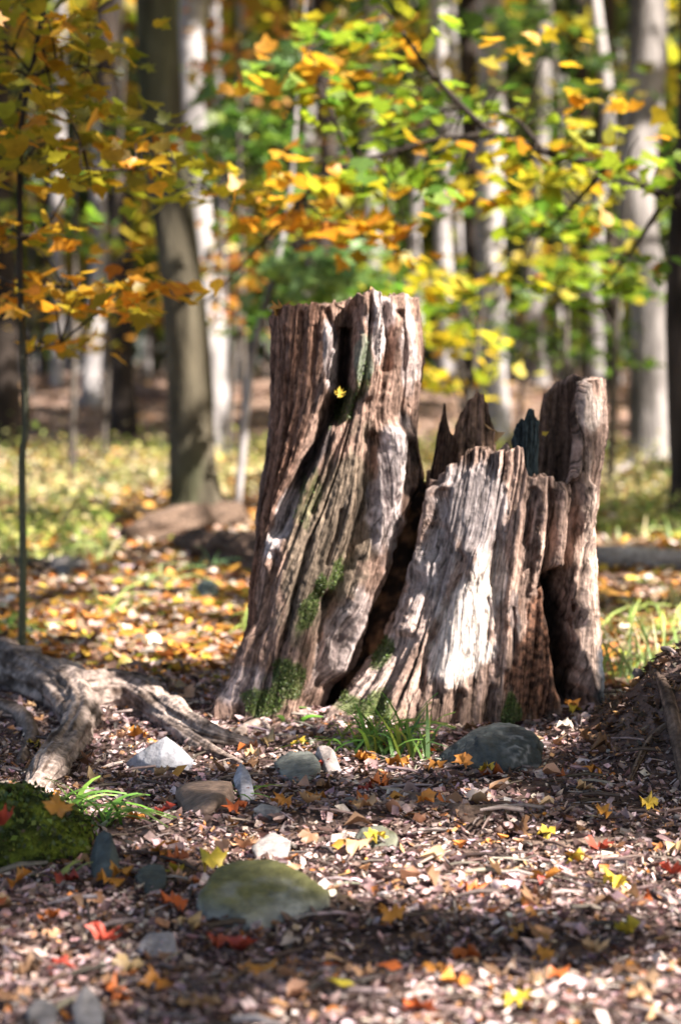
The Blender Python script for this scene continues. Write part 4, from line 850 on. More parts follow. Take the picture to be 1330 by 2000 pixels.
def leafy(tree_o, branch_pts, regs, size, seed, limit=295, name='branch', thick=1.0):
    """branches with single leaves as sub-parts; branch_pts: list of (points, radii)"""
    r = np.random.default_rng(seed)
    br = []
    for P, rd in branch_pts:
        V, F = tube(P, np.asarray(rd) * thick, 8, 40, .12, 6, seed)
        b = part(name, V, F, M_twig, tree_o, col=np.tile((0.035, .026, .022), (len(V), 1)))
        br.append((b, catmull(P, 30)))
    L_ = sprays(regs, r); r.shuffle(L_)
    rest, tw = [], []
    done = set()
    for i, (p, key, c) in enumerate(L_):
        ds = [np.linalg.norm(C - p, axis=1).min() for _, C in br]; b, C = br[int(np.argmin(ds))]
        ck = tuple(np.round(c, 3))
        if ck not in done:                             # a twig out to each spray
            done.add(ck); C2 = C[np.argmin(np.linalg.norm(C - c, axis=1))]
            if np.linalg.norm(C2 - c) < 1.4: tw.append(tube([C2, (C2 + c) / 2 + np.array([0, 0, .03]), c], [.004, .003, .0015], 5, 8))
        if i < limit: put_leaf(b, p, key, size * r.uniform(.75, 1.2), r)
        else: rest.append((p, key))
    if tw:
        V, F = join(tw); part('twigs', V, F, M_twig, tree_o, col=np.tile((0.04, .03, .025), (len(V), 1)), kind='stuff')
    if rest:
        P = np.array([p for p, _ in rest]); c = np.vstack([pick(dict(gold=GOLD, orange=ORANGE, yellow=YELLOW, ygreen=YGREEN, green=GREEN, paleg=PALEG)[k], 1, .15, r) for _, k in rest])
        V, F, c = cloud(P, r.uniform(.75, 1.2, len(P)) * size, c, MAPLE_LOW, .45, 1, r)
        part('foliage', V, F, M_leaf, tree_o, col=c, kind='stuff')
# left sapling
b0 = gnd(42, 1285); D0 = b0[1]
sap = thing('maple_sapling', b0, 'slender maple sapling with golden leaves at the left edge', 'sapling')
V, F = tube([b0 - np.array([0, 0, .05]), at(46, 1100, D0), at(44, 900, D0), at(52, 820, D0), at(42, 600, D0), at(40, 380, D0), at(42, 250, D0), at(70, 100, D0), at(95, -60, D0), at(110, -300, D0)],
            np.array([8, 7.5, 7, 7, 6.5, 6, 5.5, 5, 4, 2]) * D0 / FPX, 12, 120, .06, 6, 4)
n1 = np.clip((V[:, 2] - .4) / .9, 0, 1)
part('trunk', V, F, M_twig, sap, col=mix((0.10, .105, .065), (0.035, .028, .024), n1))
leafy(sap, [([at(44, 470, D0), at(100, 430, D0 + .05), at(130, 370, D0 + .1)], [.006, .004, .002]), ([at(42, 330, D0), at(140, 330, D0 - .1), at(280, 330, D0 - .1), at(320, 300, D0 - .1)], [.006, .005, .003, .002]),
            ([at(44, 560, D0), at(130, 560, D0 + .1), at(260, 570, D0 + .1)], [.006, .004, .002]), ([at(60, 150, D0), at(130, 130, D0), at(200, 130, D0 + .1)], [.005, .004, .002]), ([at(46, 700, D0), at(80, 680, D0), at(120, 670, D0)], [.004, .003, .002]), ([at(60, 140, D0), at(10, 80, D0), at(-40, 40, D0)], [.005, .004, .002])],
      [(70, 90, 120, 90, D0, 60, 'gold'), (150, 200, 90, 60, D0, 40, 'gold'), (20, 210, 80, 70, D0, 34, 'gold'), (70, 310, 120, 30, D0, 34, 'gold'), (190, 320, 120, 45, D0, 48, 'gold'), (280, 300, 50, 30, D0 - .1, 16, 'orange'), (300, 330, 60, 30, D0 - .1, 12, 'gold'),
       (60, 470, 90, 50, D0, 30, 'orange'), (100, 560, 110, 40, D0, 46, 'orange'), (220, 570, 80, 40, D0 + .1, 26, 'orange'), (95, 672, 40, 10, D0, 8, 'orange'), (20, 580, 50, 30, D0, 14, 'gold'), (60, 20, 130, 40, D0, 22, 'gold'), (-80, 300, 80, 300, D0, 50, 'gold')], .072, 21)
# right maple with the long overhanging branch
DB = 8.3; bx = at(1600, 900, DB); bz = np.array([bx[0], DB, float(H(bx[0], DB))])
mp_ = thing('young_maple', bz, 'young maple reaching in from the right with a long forked leafy branch', 'tree')
V, F = tube([bz - np.array([0, 0, .1]), bz + np.array([0, 0, .5]), bz + np.array([.02, 0, 1.3]), bz + np.array([0, 0, 2.4]), bz + np.array([-.1, .1, 4]), bz + np.array([-.1, .2, 6])], [.05, .042, .036, .03, .02, .006], 14, 60, .06, 4, 8)
part('trunk', V, F, M_twig, mp_, col=np.tile((0.05, .04, .034), (len(V), 1)))
K = DB / FPX
leafy(mp_, [([bz + np.array([0, 0, .95]), at(1420, 470, DB), at(1300, 385, DB), at(1180, 328, DB), at(1060, 295, DB), at(965, 265, DB), at(900, 268, DB), at(840, 274, DB), at(760, 300, DB), at(690, 320, DB), at(640, 340, DB), at(560, 420, DB), at(480, 510, DB), at(400, 592, DB)], np.array([9, 7.5, 6.5, 6, 5.5, 5, 4, 3.6, 3.4, 3.2, 3, 2.4, 1.8, 1]) * K),
             ([at(965, 265, DB), at(930, 235, DB), at(885, 190, DB), at(840, 140, DB), at(790, 70, DB), at(740, 10, DB)], np.array([5, 4.5, 4, 3.5, 3, 2]) * K),
             ([at(690, 320, DB), at(660, 250, DB), at(620, 160, DB), at(600, 100, DB)], np.array([3, 2.5, 2, 1.2]) * K),
             ([at(1180, 328, DB), at(1120, 400, DB + .4), at(1050, 460, DB + .8)], np.array([4, 3, 1.5]) * K),
             ([at(1300, 385, DB), at(1240, 480, DB + .5), at(1180, 560, DB + .8)], np.array([4, 3, 1.5]) * K),
             ([at(1060, 295, DB), at(1000, 230, DB + .2), at(900, 215, DB + .3)], np.array([4, 3, 1.5]) * K),
             ([at(640, 340, DB), at(560, 360, DB), at(450, 380, DB - .1), at(370, 360, DB - .2)], np.array([2.6, 2, 1.6, 1]) * K)],
      [(400, 375, 45, 28, DB - .2, 18, 'yellow'), (450, 365, 50, 20, DB - .1, 10, 'yellow'), (540, 370, 50, 40, DB, 18, 'orange'), (620, 430, 100, 35, DB, 40, 'orange'), (560, 340, 50, 30, DB, 12, 'orange'), (700, 460, 60, 25, DB, 20, 'orange'),
       (720, 220, 90, 70, DB, 44, 'ygreen'), (640, 150, 90, 40, DB, 26, 'orange'), (620, 200, 70, 50, DB, 18, 'ygreen'), (740, 345, 90, 40, DB, 30, 'ygreen'), (660, 360, 60, 30, DB, 16, 'yellow'), (820, 240, 60, 70, DB, 26, 'ygreen'), (790, 390, 60, 40, DB, 14, 'green'), (800, 490, 40, 30, DB, 9, 'orange'),
       (760, 60, 120, 50, DB + .1, 34, 'ygreen'), (650, 60, 80, 40, DB + .2, 16, 'ygreen'), (960, 210, 90, 14, DB + .2, 20, 'ygreen'), (1060, 350, 110, 40, DB + .5, 40, 'yellow'), (1060, 440, 90, 40, DB + .8, 34, 'ygreen'), (1180, 290, 100, 40, DB, 13, 'gold'), (1230, 200, 60, 20, DB, 8, 'orange'), (1040, 280, 70, 25, DB, 8, 'ygreen'),
       (1180, 540, 90, 45, DB + .8, 34, 'ygreen'), (1270, 340, 50, 50, DB, 16, 'ygreen'), (1210, 250, 50, 30, DB, 10, 'gold'), (1080, 105, 40, 20, DB, 8, 'orange'), (890, 320, 60, 30, DB + .3, 14, 'yellow'), (880, 390, 40, 40, DB + .4, 10, 'orange'), (1000, 560, 80, 30, DB + .9, 14, 'yellow'), (1450, 350, 120, 250, DB, 60, 'ygreen')], .086, 22, thick=1.45)
# thin pale sapling behind
D1 = 11.6
b1 = gnd(458, 1030)
D1 = b1[1]
s2 = thing('beech_sapling', b1, 'thin pale sapling rising beside the left edge of the tall stump', 'sapling')
V, F = tube([b1 - np.array([0, 0, .05]), at(470, 920, D1), at(482, 790, D1), at(495, 690, D1), at(520, 590, D1), at(548, 480, D1), at(566, 380, D1), at(580, 200, D1), at(600, -40, D1)], np.array([8, 8, 8, 7, 7, 6, 5, 4, 2]) * D1 / FPX, 10, 70, .08, 3, 6)
part('trunk', V, F, M_bark, s2, col=mix((0.13, .11, .10), (0.36, .33, .33), ss(.35, .65, fbm3(V[:, 0] * 5, V[:, 1] * 5, V[:, 2] * 3, 3, 5))))
leafy(s2, [([at(520, 590, D1), at(560, 520, D1), at(640, 500, D1 + .2)], [.012, .008, .003]), ([at(548, 480, D1), at(480, 440, D1), at(430, 380, D1)], [.012, .008, .003])], [(570, 540, 90, 40, D1, 60, 'paleg'), (650, 520, 60, 40, D1, 40, 'paleg'), (700, 555, 60, 25, D1, 30, 'green'), (450, 240, 70, 70, D1, 40, 'green'), (520, 250, 70, 60, D1, 36, 'green'), (560, 130, 40, 30, D1, 20, 'paleg'), (520, 600, 60, 25, D1, 30, 'green')], .11, 23, 200)
# understory saplings further back, with their own foliage
U = [(690, 16, YGREEN, [(700, 560, 90, 60), (840, 600, 60, 60), (600, 420, 90, 80)], 'leafy yellow green sapling standing behind the tall stump'),
     (884, 14, YELLOW, [(870, 620, 30, 50), (860, 740, 34, 12), (838, 660, 14, 10), (860, 560, 40, 40)], 'yellow leaved sapling between the two halves of the stump'),
     (480, 18, RUST, [(480, 60, 100, 80), (460, 150, 90, 60), (440, 480, 60, 60), (420, 600, 30, 60)], 'rusty orange sapling behind the leaning trunk'),
     (1100, 16, DARKG, [(1070, 100, 130, 120), (1000, 60, 80, 100), (1180, 160, 120, 100)], 'dark green sapling high behind the thin white birch'),
     (1085, 19, GREEN, [(1080, 640, 90, 70), (1000, 640, 60, 50), (1150, 690, 60, 40)], 'low green sapling behind the broken half of the stump'),
     (140, 17, YGREEN, [(140, 430, 130, 90), (230, 260, 110, 90), (60, 420, 70, 70)], 'yellow green sapling beyond the left sapling'),
     (200, 21, GOLD, [(180, 80, 150, 90), (280, 480, 60, 60), (270, 600, 30, 40), (200, 650, 60, 40)], 'golden sapling beyond the left trunks'),
     (440, 20, GREEN, [(440, 220, 90, 90), (520, 330, 80, 60), (460, 600, 40, 90)], 'deep green sapling right of the blotched birch'),
     (780, 22, GOLD, [(720, 60, 140, 90), (860, 140, 90, 90), (590, 40, 90, 60)], 'olive gold sapling high above the stump'),
     (1190, 15, YGREEN, [(1120, 450, 80, 60), (1050, 400, 50, 60), (1220, 540, 40, 50), (1090, 560, 60, 40)], 'bright yellow green sapling behind the overhanging branch'),
     (1010, 24, YELLOW, [(1060, 520, 40, 50), (860, 470, 40, 70), (1060, 330, 80, 60)], 'pale yellow sapling close to the white birch'),
     (620, 26, YGREEN, [(640, 260, 140, 90), (780, 300, 110, 100), (580, 560, 60, 60)], 'far yellow green sapling above the middle of the stump'),
     (330, 28, YELLOW, [(250, 360, 90, 100), (300, 200, 80, 100), (470, 460, 70, 60)], 'far yellow sapling behind the leaning trunk'),
     (1260, 30, GREEN, [(1200, 640, 70, 60), (1130, 250, 90, 90), (1300, 480, 60, 100)], 'far green sapling right of the slim birch'),
     (60, 30, DARKG, [(60, 620, 90, 70), (40, 200, 120, 140), (160, 560, 90, 60)], 'far dark green sapling behind the left edge trunk'),
     (960, 34, DARKG, [(860, 250, 140, 120), (1060, 180, 140, 120), (740, 160, 120, 120)], 'far dark green sapling above the white birch'),
     (520, 34, DARKG, [(520, 180, 140, 120), (420, 330, 110, 120), (620, 620, 90, 60)], 'far dark green sapling behind the tall stump')]
ru = np.random.default_rng(31)
for k, (px, D, pal, regs, label) in enumerate(U):
    g = np.array([(px - 665) * D / FPX, D, 0]); g[2] = float(H(g[0], D))
    o = thing('understory_sapling', g, label, 'sapling', 'saplings under the tall trees')
    top = at(px + ru.normal(0, 25), min(q[1] for q in regs) - 60, D)
    midp = (g + top) / 2 + np.array([ru.normal(0, .06), 0, 0])
    V, F = tube([g - np.array([0, 0, .1]), midp, top], [.03, .022, .008], 8, 24, .08, 3, k)
    part('trunk', V, F, M_bark, o, col=np.tile((0.10, .085, .075), (len(V), 1)))
    C = catmull([g, midp, top], 30); tw, Pl = [], []
    for cx, cy, rx, ry in regs:
        c = at(cx, cy, D); C2 = C[np.argmin(np.abs(C[:, 2] - (c[2] - .3)))]
        V, F = tube([C2, (C2 + c) / 2 + np.array([0, 0, .1]), c], [.014, .01, .004], 6, 10); part('limb', V, F, M_bark, o, col=np.tile((0.06, .05, .045), (len(V), 1)))
        area = rx * ry * (D / FPX) ** 2 * 3.14; n = int(np.clip(area / .0085 * .34, 60, 1500)); ns = max(4, n // 14)
        for q in range(ns):
            a = ru.uniform(0, 6.28); s_ = math.sqrt(ru.uniform(0, 1)); cc = at(cx + rx * s_ * math.cos(a), cy + ry * s_ * math.sin(a), D + ru.normal(0, .5))
            m = n // ns; sl = ru.normal(-.1, .15); u = ru.normal(0, .26, m)
            Pl.append(cc + np.stack([u, ru.normal(0, .22, m), sl * u + ru.normal(0, .035, m)], -1))
    P = np.vstack(Pl); n = len(P)
    V, F, c = cloud(P, ru.uniform(.08, .15, n) * (1 + max(D - 16, 0) * .02), pick(pal, n, .2, ru), MAPLE_LOW if D < 18 else DIAMOND, .45, 1, ru)
    part('crown', V, F, M_leaf, o, col=c)

# ------------------------------------------------------------------ leaf litter and ground cover
r = np.random.default_rng(13)
def scatter(n, d0, d1, pad, power=1.0):
    t = r.uniform(0, 1, n); d = d0 * (d1 / d0) ** t if power else d0 + (d1 - d0) * np.sqrt(t)
    x = r.uniform(-1, 1, n) * (.167 * d + pad)
    return x, d
def blocked(x, y):                                     # inside the stump
    return ((x - .01) / .17) ** 2 + ((y - 5.45) / .15) ** 2 < 1
n = 225000
x, y = scatter(n, 2.45, 8.5, 1.15)
m = ~blocked(x, y) & (r.uniform(0, 1, len(x)) < .45 + 1.1 * ss(.38, .58, fbm2(x * 5 + 3, y * 7, 4, 91))); x, y = x[m], y[m]; n = len(x)
sz = np.clip(r.lognormal(math.log(.0112), .48, n), .005, .032)
P = np.stack([x, y, H(x, y) + r.uniform(.0, .011, n)], -1)
c = pick(LITTER, n, .2, r)
back = ss(5.7, 6.6, y + .25 * (fbm2(x * 3, y * 3, 2, 2) - .5))
sel = r.uniform(0, 1, n) < back * .75
c[sel] = pick(FALLEN, sel.sum(), .2, r); sz[sel] *= 2.1
bank = np.exp(-(((x - 0.79) / 0.2) ** 2 + ((y - 4.85) / 0.33) ** 2)) > .35
c[bank] = pick([(0.12, 0.07, 0.05, 3), (0.22, 0.13, 0.085, 2), (0.3, 0.16, 0.07, 1), (0.06, 0.04, 0.03, 2)], bank.sum(), .2, r)
V, F, c = cloud(P, sz, c, CHIP, .42, 1.5, r, (.35, 1.15))
single('leaf_litter', V, F, M_dry, (0, 4, 0), col=c, smooth=False, kind='stuff', label='carpet of shredded pinkish brown leaf litter over the path')
n = 2600
x, y = scatter(n, 2.6, 8, .5); m = ~blocked(x, y); x, y = x[m], y[m]; n = len(x)
STICK = (np.array([[-.03, 0, 0], [.03, 0, 0], [0, 0, .05], [-.02, .5, .03], [.04, .5, .03], [.01, .5, .08], [-.01, 1, 0], [.03, 1, 0], [.01, 1, .03]]), np.array([[0, 1, 4], [0, 4, 3], [1, 2, 5], [1, 5, 4], [2, 0, 3], [2, 3, 5], [3, 4, 7], [3, 7, 6], [4, 5, 8], [4, 8, 7], [5, 3, 6], [5, 6, 8]]))
V, F, c = cloud(np.stack([x, y, H(x, y) + r.uniform(.006, .016, n)], -1), r.uniform(.03, .11, n), pick([(0.09, .06, .05, 3), (0.25, .19, .17, 2), (0.4, .32, .3, 1)], n, .2, r), STICK, .12, 1, r)
single('twig_litter', V, F, M_dry, (0, 4, 0), col=c, smooth=False, kind='stuff', label='loose broken twigs scattered through the leaf litter')
n = 46000                                              # leaves further back
x, y = scatter(n, 6.5, 34, 1.2); m = np.hypot(x - .15, y - 5.4) > .8; x, y = x[m], y[m]; n = len(x)
P = np.stack([x, y, H(x, y) + r.uniform(.005, .03, n)], -1)
c = pick(FALLEN + [(0.5, 0.42, 0.36, 1.5)], n, .2, r)
fb = y > 23; c[fb] = pick([(0.3, 0.2, 0.15, 3), (0.42, 0.3, 0.24, 2), (0.2, 0.12, 0.08, 2), (0.4, 0.22, 0.08, 1)], fb.sum(), .2, r)
V, F, c = cloud(P, r.uniform(.026, .058, n) * (1 + .025 * y), c, MAPLE_LOW, .35, 1, r)
single('leaf_carpet', V, F, M_dry, (0, 15, 0), col=c, smooth=False, kind='stuff', label='carpet of orange and yellow fallen leaves behind the stump')
n = 26000                                              # low plants in the sunny glade
x = r.uniform(-1, 1, n); y = 9.2 * (26 / 9.2) ** r.uniform(0, 1, n); x = x * (.17 * y + 1.2)
dn = fbm2(x * 1.1 + 2, y * .55, 3, 41)
m = (dn > .5) & ((x < .35) | (y > 8.5)); x, y = x[m], y[m]; n = len(x)
gx_, gy_ = proj(np.stack([x, y, H(x, y)], -1)); m = ~(((gx_ > 215) & (gx_ < 540) & (gy_ > 985) & (gy_ < 1200)) | ((gx_ > 1100) & (gy_ > 1050) & (gy_ < 1150)) | ((gx_ < 215) & (gy_ > 1085) & (gy_ < 1150)))
x, y = x[m], y[m]; n = len(x)
P = np.stack([x, y, H(x, y) + r.gamma(1.6, .055, n)], -1)
V, F, c = cloud(P, r.uniform(.03, .075, n), np.where((ss(905, 935, gy_[m]) * ss(1040, 1000, gy_[m]) * .75 > r.uniform(0, 1, n))[:, None], pick([(0.62, 0.54, 0.30, 3), (0.6, 0.46, 0.22, 1)], n, .15, r), pick([(0.26, 0.34, 0.06, 3), (0.42, 0.43, 0.10, 3), (0.56, 0.50, 0.18, 3), (0.15, 0.22, 0.04, 1.6)], n, .2, r)), OVAL, .55, 1, r)  # cream band puts the glade's sun glare into the leaf colour
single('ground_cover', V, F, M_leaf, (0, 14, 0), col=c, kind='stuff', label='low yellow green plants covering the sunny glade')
# grass
def blade_mesh(p, hgt, lean, az, w, droop, segs=6):
    t = np.linspace(0, 1, segs + 1); out = lean * t + droop * t ** 2.2; up = t * (1 - .25 * droop * t) - droop * .5 * t ** 3
    C = np.stack([math.cos(az) * out * hgt, math.sin(az) * out * hgt, up * hgt], -1) + p
    s = np.array([-math.sin(az), math.cos(az), 0]) * w * .5; ww = (1 - t ** 2.5)[:, None] * .95 + .05
    V = np.empty((2 * len(t), 3)); V[0::2] = C - s * ww; V[1::2] = C + s * ww
    V[1::2, 2] += .25 * w
    k = np.arange(segs); F = np.stack([2 * k, 2 * k + 1, 2 * k + 3, 2 * k + 2], -1)
    return V, F
def tuft(px, py, n, hgt, w, label, seed, spread=.03, pal=[(0.18, 0.34, 0.05), (0.28, 0.42, 0.10), (0.12, 0.24, 0.04)], droop=(.4, 1.2), name='grass_tuft', cat='grass tuft', up=0, back=0, group=None):
    q = np.random.default_rng(seed); g = gnd(px, py); g[1] += back; g[2] += up
    o = thing(name, g, label, cat, group)
    for k in range(n):
        p = g + np.array([q.normal(0, spread), q.normal(0, spread), -.01])
        V, F = blade_mesh(p, hgt * q.uniform(.55, 1.15), q.uniform(.1, .6), q.uniform(0, 6.28), w * q.uniform(.7, 1.3), q.uniform(*droop))
        part('blade', V, F, M_grass, o, col=np.tile(pick(pal, 1, .2, q)[0], (len(V), 1)))
    return o
tuft(150, 1605, 26, .13, .010, 'bright green grass tuft arching over the moss mound', 1, .03)
tuft(205, 1612, 18, .12, .009, 'green grass tuft drooping at the right side of the moss mound', 2, .02)
tuft(455, 1560, 9, .08, .006, 'small green grass tuft beside the lilac grey stone', 3, .012)
tuft(765, 1474, 64, .165, .009, 'dark green grass tuft at the root of the broken stump', 4, .05, [(0.09, 0.2, 0.04), (0.15, 0.29, 0.05), (0.22, 0.29, 0.05)], (.1, .8))
tuft(712, 1466, 34, .13, .008, 'fine dark grass against the pale stump toe', 5, .035, [(0.08, 0.17, 0.04), (0.13, 0.25, 0.04), (0.18, 0.24, 0.04)])
tuft(1225, 1335, 44, .24, .008, 'tall pale green grass growing right of the stump', 6, .07, [(0.24, 0.34, 0.1), (0.32, 0.42, 0.16), (0.2, 0.3, 0.06)], (.1, .9))
tuft(1290, 1320, 30, .22, .008, 'tall grass with a straw stalk at the right edge', 7, .07, [(0.24, 0.34, 0.1), (0.32, 0.42, 0.16), (0.5, 0.42, 0.2)], (.1, .8))
tuft(285, 1150, 20, .2, .008, 'light green grass tuft behind the orange leaves', 8, .06, [(0.24, 0.34, 0.1), (0.32, 0.42, 0.16)])
tuft(412, 1120, 14, .18, .009, 'bluish green grass tuft near the rotten log', 9, .04, [(0.16, 0.32, 0.14), (0.24, 0.4, 0.18)])
tuft(20, 1240, 24, .16, .008, 'grass tuft at the foot of the left sapling', 10, .06)
tuft(325, 1445, 4, .05, .004, 'single grass sprig standing behind the pale triangular stone', 11, .006)
tuft(830, 1465, 10, .05, .013, 'small broad leaved green plant right of the dark grass', 12, .018, [(0.14, 0.3, 0.05)], (.6, 1.4), 'small_plant', 'plant')
tuft(545, 1400, 14, .06, .013, 'broad leaved green plant in the left stump root', 13, .03, [(0.12, 0.28, 0.03), (0.2, 0.34, 0.08)], (.6, 1.4), 'small_plant', 'plant')
tuft(120, 1725, 7, .06, .007, 'pale green sprig at the foot of the moss mound', 14, .012, [(0.3, 0.34, 0.1)])
n = 8500                                               # thin grass over the glade
x = r.uniform(-1, 1, n); y = 6.8 * (18 / 6.8) ** r.uniform(0, 1, n); x = x * (.17 * y + .7)
gx_, gy_ = proj(np.stack([x, y, H(x, y)], -1)); free = ~(((gx_ > 215) & (gx_ < 540) & (gy_ > 985) & (gy_ < 1180)) | ((gx_ > 1090) & (gy_ > 1060) & (gy_ < 1180)))
m = free & (fbm2(x * 1.4 + 9, y * .9, 3, 61) > .52 + .12 * (y < 9.4) * (x < .3)) & ((x < -.1) | (x > .75)); x, y = x[m], y[m]
items = []
for k in range(len(x)):
    items.append(blade_mesh(np.array([x[k], y[k], float(H(x[k], y[k]))]), r.uniform(.07, .2), r.uniform(.1, .6), r.uniform(0, 6.28), .008 + .0006 * y[k], r.uniform(.2, 1), 3))
V, F = join(items)
single('grass', V, F, M_grass, (0, 11, 0), col=np.repeat(pick([(0.28, 0.36, 0.09), (0.42, 0.45, 0.16), (0.18, 0.28, 0.05), (0.55, 0.5, 0.25)], len(x), .2, r), 8, 0), kind='stuff', label='thin grass between the fallen leaves')
# moss mound at left
g = gnd(40, 1700); ctr = np.array([g[0] - .03, g[1] + .13, g[2] - .02])
V, F = ICO[5]; V = V.copy()
q = 1 + .45 * (fbm3(V[:, 0] * 2.2 + 3, V[:, 1] * 2.2, V[:, 2] * 2.2, 4, 6) - .5) + .12 * (fbm3(V[:, 0] * 9, V[:, 1] * 9, V[:, 2] * 9, 3, 7) - .5)
V = V * q[:, None] * np.array([.145, .14, .14]) + ctr
n1 = fbm3(V[:, 0] * 30, V[:, 1] * 30, V[:, 2] * 30, 4, 8)
mo = thing('moss_mound', g, 'green mossy mound at the left edge of the path', 'moss mound')
mb = part('soil_core', V, F, M_moss, mo, col=mix((0.022, 0.028, 0.01), (0.11, 0.135, 0.02), ss(.35, .65, n1)))
idx = r.choice(len(V), 5000); idx = idx[V[idx, 2] > g[2]]
V2, F2, c = cloud(V[idx] + r.normal(0, .004, (len(idx), 3)), r.uniform(.006, .016, len(idx)), pick([(0.09, 0.13, 0.02, 2), (0.17, 0.21, 0.03, 1.2), (0.05, 0.07, 0.015, 2.5), (.09, .06, .03, .6)], len(idx), .2, r), DIAMOND, 1.0, 1, r)
part('moss', V2, F2, M_grass, mo, col=c, kind='stuff')

# ------------------------------------------------------------------ single fallen leaves
COLS = {'yellow': [(0.58, 0.42, 0.05)], 'orange': [(0.52, 0.22, 0.04)], 'red': [(0.42, 0.07, 0.045)], 'rust': [(0.45, 0.12, 0.03)], 'tan': [(0.55, 0.33, 0.19)], 'olive': [(0.34, 0.3, 0.03)], 'brown': [(0.22, 0.12, 0.07)], 'pink': [(0.55, 0.42, 0.37)]}
FM = {k: leaf_meshes('fallen_leaf', v, 6, M_dry, 2.2, 80 + i) for i, (k, v) in enumerate(COLS.items())}
FM2 = {k: leaf_meshes('fallen_leaf', v, 4, M_dry, 2.2, 95 + i, OVAL) for i, (k, v) in enumerate(COLS.items())}
def fallen(p, key, size, label, tilt=.3, group='single fallen leaves', oval=False, rot=None):
    o = bpy.data.objects.new('fallen_leaf', random.choice((FM2 if oval else FM)[key])); COL.objects.link(o)
    o.location = p; o.scale = (size,) * 3
    o.rotation_euler = rot or (random.gauss(0, tilt), random.gauss(0, tilt), random.uniform(0, 6.28))
    return tag(o, label, 'leaf', group)
LEAVES = [(725, 1665, 'yellow', 'bright yellow maple leaf in front of the rounded greenish stone', .055), (350, 1790, 'rust', 'large red brown leaf standing left of the big greenish rock', .062), (460, 1878, 'red', 'red leaf in front of the greenish rock, right of another red one', .05), (425, 1862, 'red', 'torn red leaf below the left end of the greenish rock', .045),
          (195, 1862, 'red', 'orange red leaf in the bottom left litter', .06), (770, 1818, 'orange', 'triangular orange brown leaf in the dark shade band', .055), (845, 1912, 'orange', 'glowing orange curled leaf standing below the shade band', .06), (915, 1885, 'rust', 'dark rust leaf right of the glowing orange curled leaf', .05),
          (1060, 1892, 'orange', 'small orange leaf under the middle of the shade band', .04), (1160, 1890, 'tan', 'tan orange leaf pair under the right part of the shade band', .055), (1240, 1908, 'orange', 'orange brown leaf close to the bottom right corner', .04), (1210, 1834, 'olive', 'olive yellow leaf in the shade band at right', .05),
          (1018, 1985, 'yellow', 'pale yellow leaf at the bottom edge', .06), (588, 1470, 'yellow', 'yellow orange leaf near the end of the exposed root', .045), (722, 1562, 'red', 'small red leaf on the path below the grass tuft', .04), (772, 1512, 'orange', 'orange leaf leftmost of the row below the boulder', .06),
          (846, 1515, 'orange', 'orange leaf at the left end of the boulder', .05), (905, 1512, 'orange', 'brown orange leaf lying against the boulder', .05), (955, 1522, 'yellow', 'narrow yellow leaf sliver under the boulder', .045), (824, 1618, 'orange', 'orange leaf on the path under the buried root', .05),
          (1130, 1702, 'yellow', 'mustard yellow leaf by the short dark stick', .05), (1195, 1746, 'yellow', 'torn yellow leaf on the sunlit strip at right', .05), (1265, 1588, 'yellow', 'yellow pointed leaf on the path at the far right', .055), (1312, 1722, 'red', 'crimson leaf at the right edge of the path', .045), (1056, 1738, 'red', 'tiny red leaf in the sunlit litter', .022),
          (140, 1660, 'rust', 'red orange leaf right of the moss mound', .055), (312, 1608, 'red', 'pinkish red leaf left of the flat brown slab', .045), (458, 1612, 'rust', 'rust leaf under the flat brown slab', .055), (562, 1590, 'orange', 'orange leaf between the flat grey stones', .045), (627, 1582, 'orange', 'pale orange leaf right of the flat grey stones', .05),
          (402, 1712, 'yellow', 'yellow orange leaf touching the greenish rock at its left', .06), (440, 1690, 'tan', 'large tan leaf behind the left end of the greenish rock', .075), (242, 1738, 'orange', 'orange leaf between the two dark stones', .05), (22, 1748, 'orange', 'orange leaf under the moss mound at the left edge', .06), (510, 1918, 'orange', 'orange tan leaf below the greenish rock', .05),
          (552, 1935, 'tan', 'curled tan leaf near the bottom, below the greenish rock', .055), (665, 1788, 'tan', 'orange tan leaf at the right tip of the greenish rock', .045), (1108, 1395, 'orange', 'curled orange leaf in the rotten foot of the stump', .045), (108, 1850, 'tan', 'pale tan leaf in the litter at the bottom left', .04), (1070, 1985, 'pink', 'pale pink leaf by the bottom edge', .05),
          (1000, 1490, 'pink', 'pale leaf under the right end of the boulder', .04), (1110, 1440, 'pink', 'sunlit pale leaf right of the boulder', .06), (600, 1620, 'tan', 'tan leaf right of the small sunken stone', .05), (500, 1490, 'tan', 'tan leaf beside the exposed root tip', .05), (320, 1530, 'tan', 'tan leaf below the pale triangular stone', .05), (390, 1995, 'tan', 'brown tan leaf at the bottom edge left of centre', .05), (1175, 1625, 'orange', 'orange leaf on the dark root ridge', .045), (830, 1850, 'brown', 'brown leaf in the shade band', .05)]
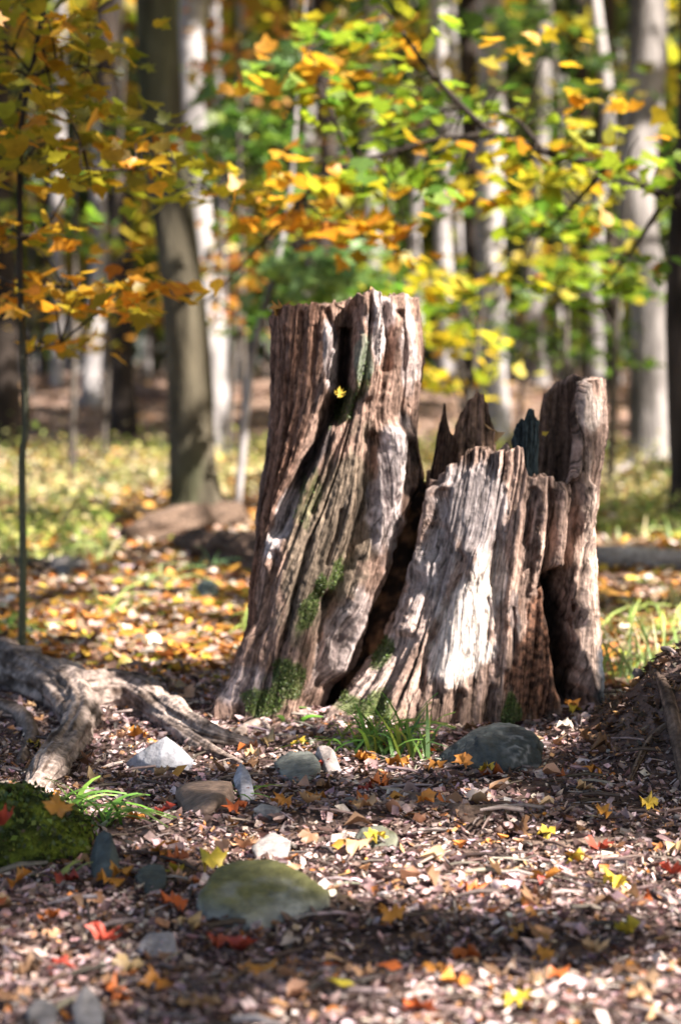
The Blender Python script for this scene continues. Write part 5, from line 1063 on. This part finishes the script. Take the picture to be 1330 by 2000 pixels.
for px, py, key, label, size in LEAVES:
    p = gnd(px, py); p[2] += .018 + size * .12
    fallen(p, key, size * .85, label, .28)
# leaves on other things
fallen(at(528, 1748, 3.47), 'orange', .055, 'orange leaf lying on top of the greenish rock', rot=(.25, .1, 1.4), oval=True)
fallen(at(640, 1500, 4.66), 'red', .05, 'red leaf resting on the small pinkish stone')
fallen(at(15, 1597, 3.62), 'red', .05, 'crimson leaf on the moss mound at the left edge', rot=(-.3, .2, 1.2))
fallen(at(110, 1588, 3.62), 'orange', .055, 'orange tan leaf on the moss mound', rot=(1.0, .2, .3))
fallen(at(552, 604, 5.38), 'orange', .055, 'orange leaf on the top left edge of the tall stump')
fallen(at(725, 580, 5.40), 'orange', .03, 'small orange leaf on the top rim of the tall stump', rot=(.8, .1, .3))
fallen(at(664, 772, 5.22), 'yellow', .03, 'tiny yellow leaf caught in the groove of the tall stump', rot=(1.2, .1, .3))
fallen(at(968, 852, 5.33), 'tan', .06, 'orange tan leaf lodged in the hollow of the broken stump', rot=(.8, .3, .9), oval=True)
fallen(at(1062, 850, 5.32), 'yellow', .02, 'tiny pale leaf scrap beside the dark splinter', rot=(.9, .2, .5))
gl = {'orange': 'small orange leaf lying loose on the ground', 'yellow': 'small yellow leaf lying loose on the ground', 'rust': 'small rust coloured leaf lying loose on the ground', 'tan': 'small tan leaf lying loose on the ground', 'brown': 'small brown leaf lying loose on the ground', 'pink': 'small pale pinkish leaf lying loose on the ground', 'red': 'small red leaf lying loose on the ground'}
for k in range(190):
    d = 2.85 * (6.0 / 2.85) ** r.uniform(); x = r.uniform(-1, 1) * .18 * d
    if blocked(x, d) or ((x - .15) / .5) ** 2 + ((d - 5.42) / .4) ** 2 < 1: continue
    key = r.choice(['orange', 'yellow', 'rust', 'tan', 'brown', 'pink', 'red'], p=[.13, .06, .13, .28, .25, .12, .03])
    fallen((x, d, float(H(x, d)) + .014), key, r.uniform(.03, .055), gl[key], .25, 'loose small ' + key + ' leaves', oval=bool(r.uniform() < .4))
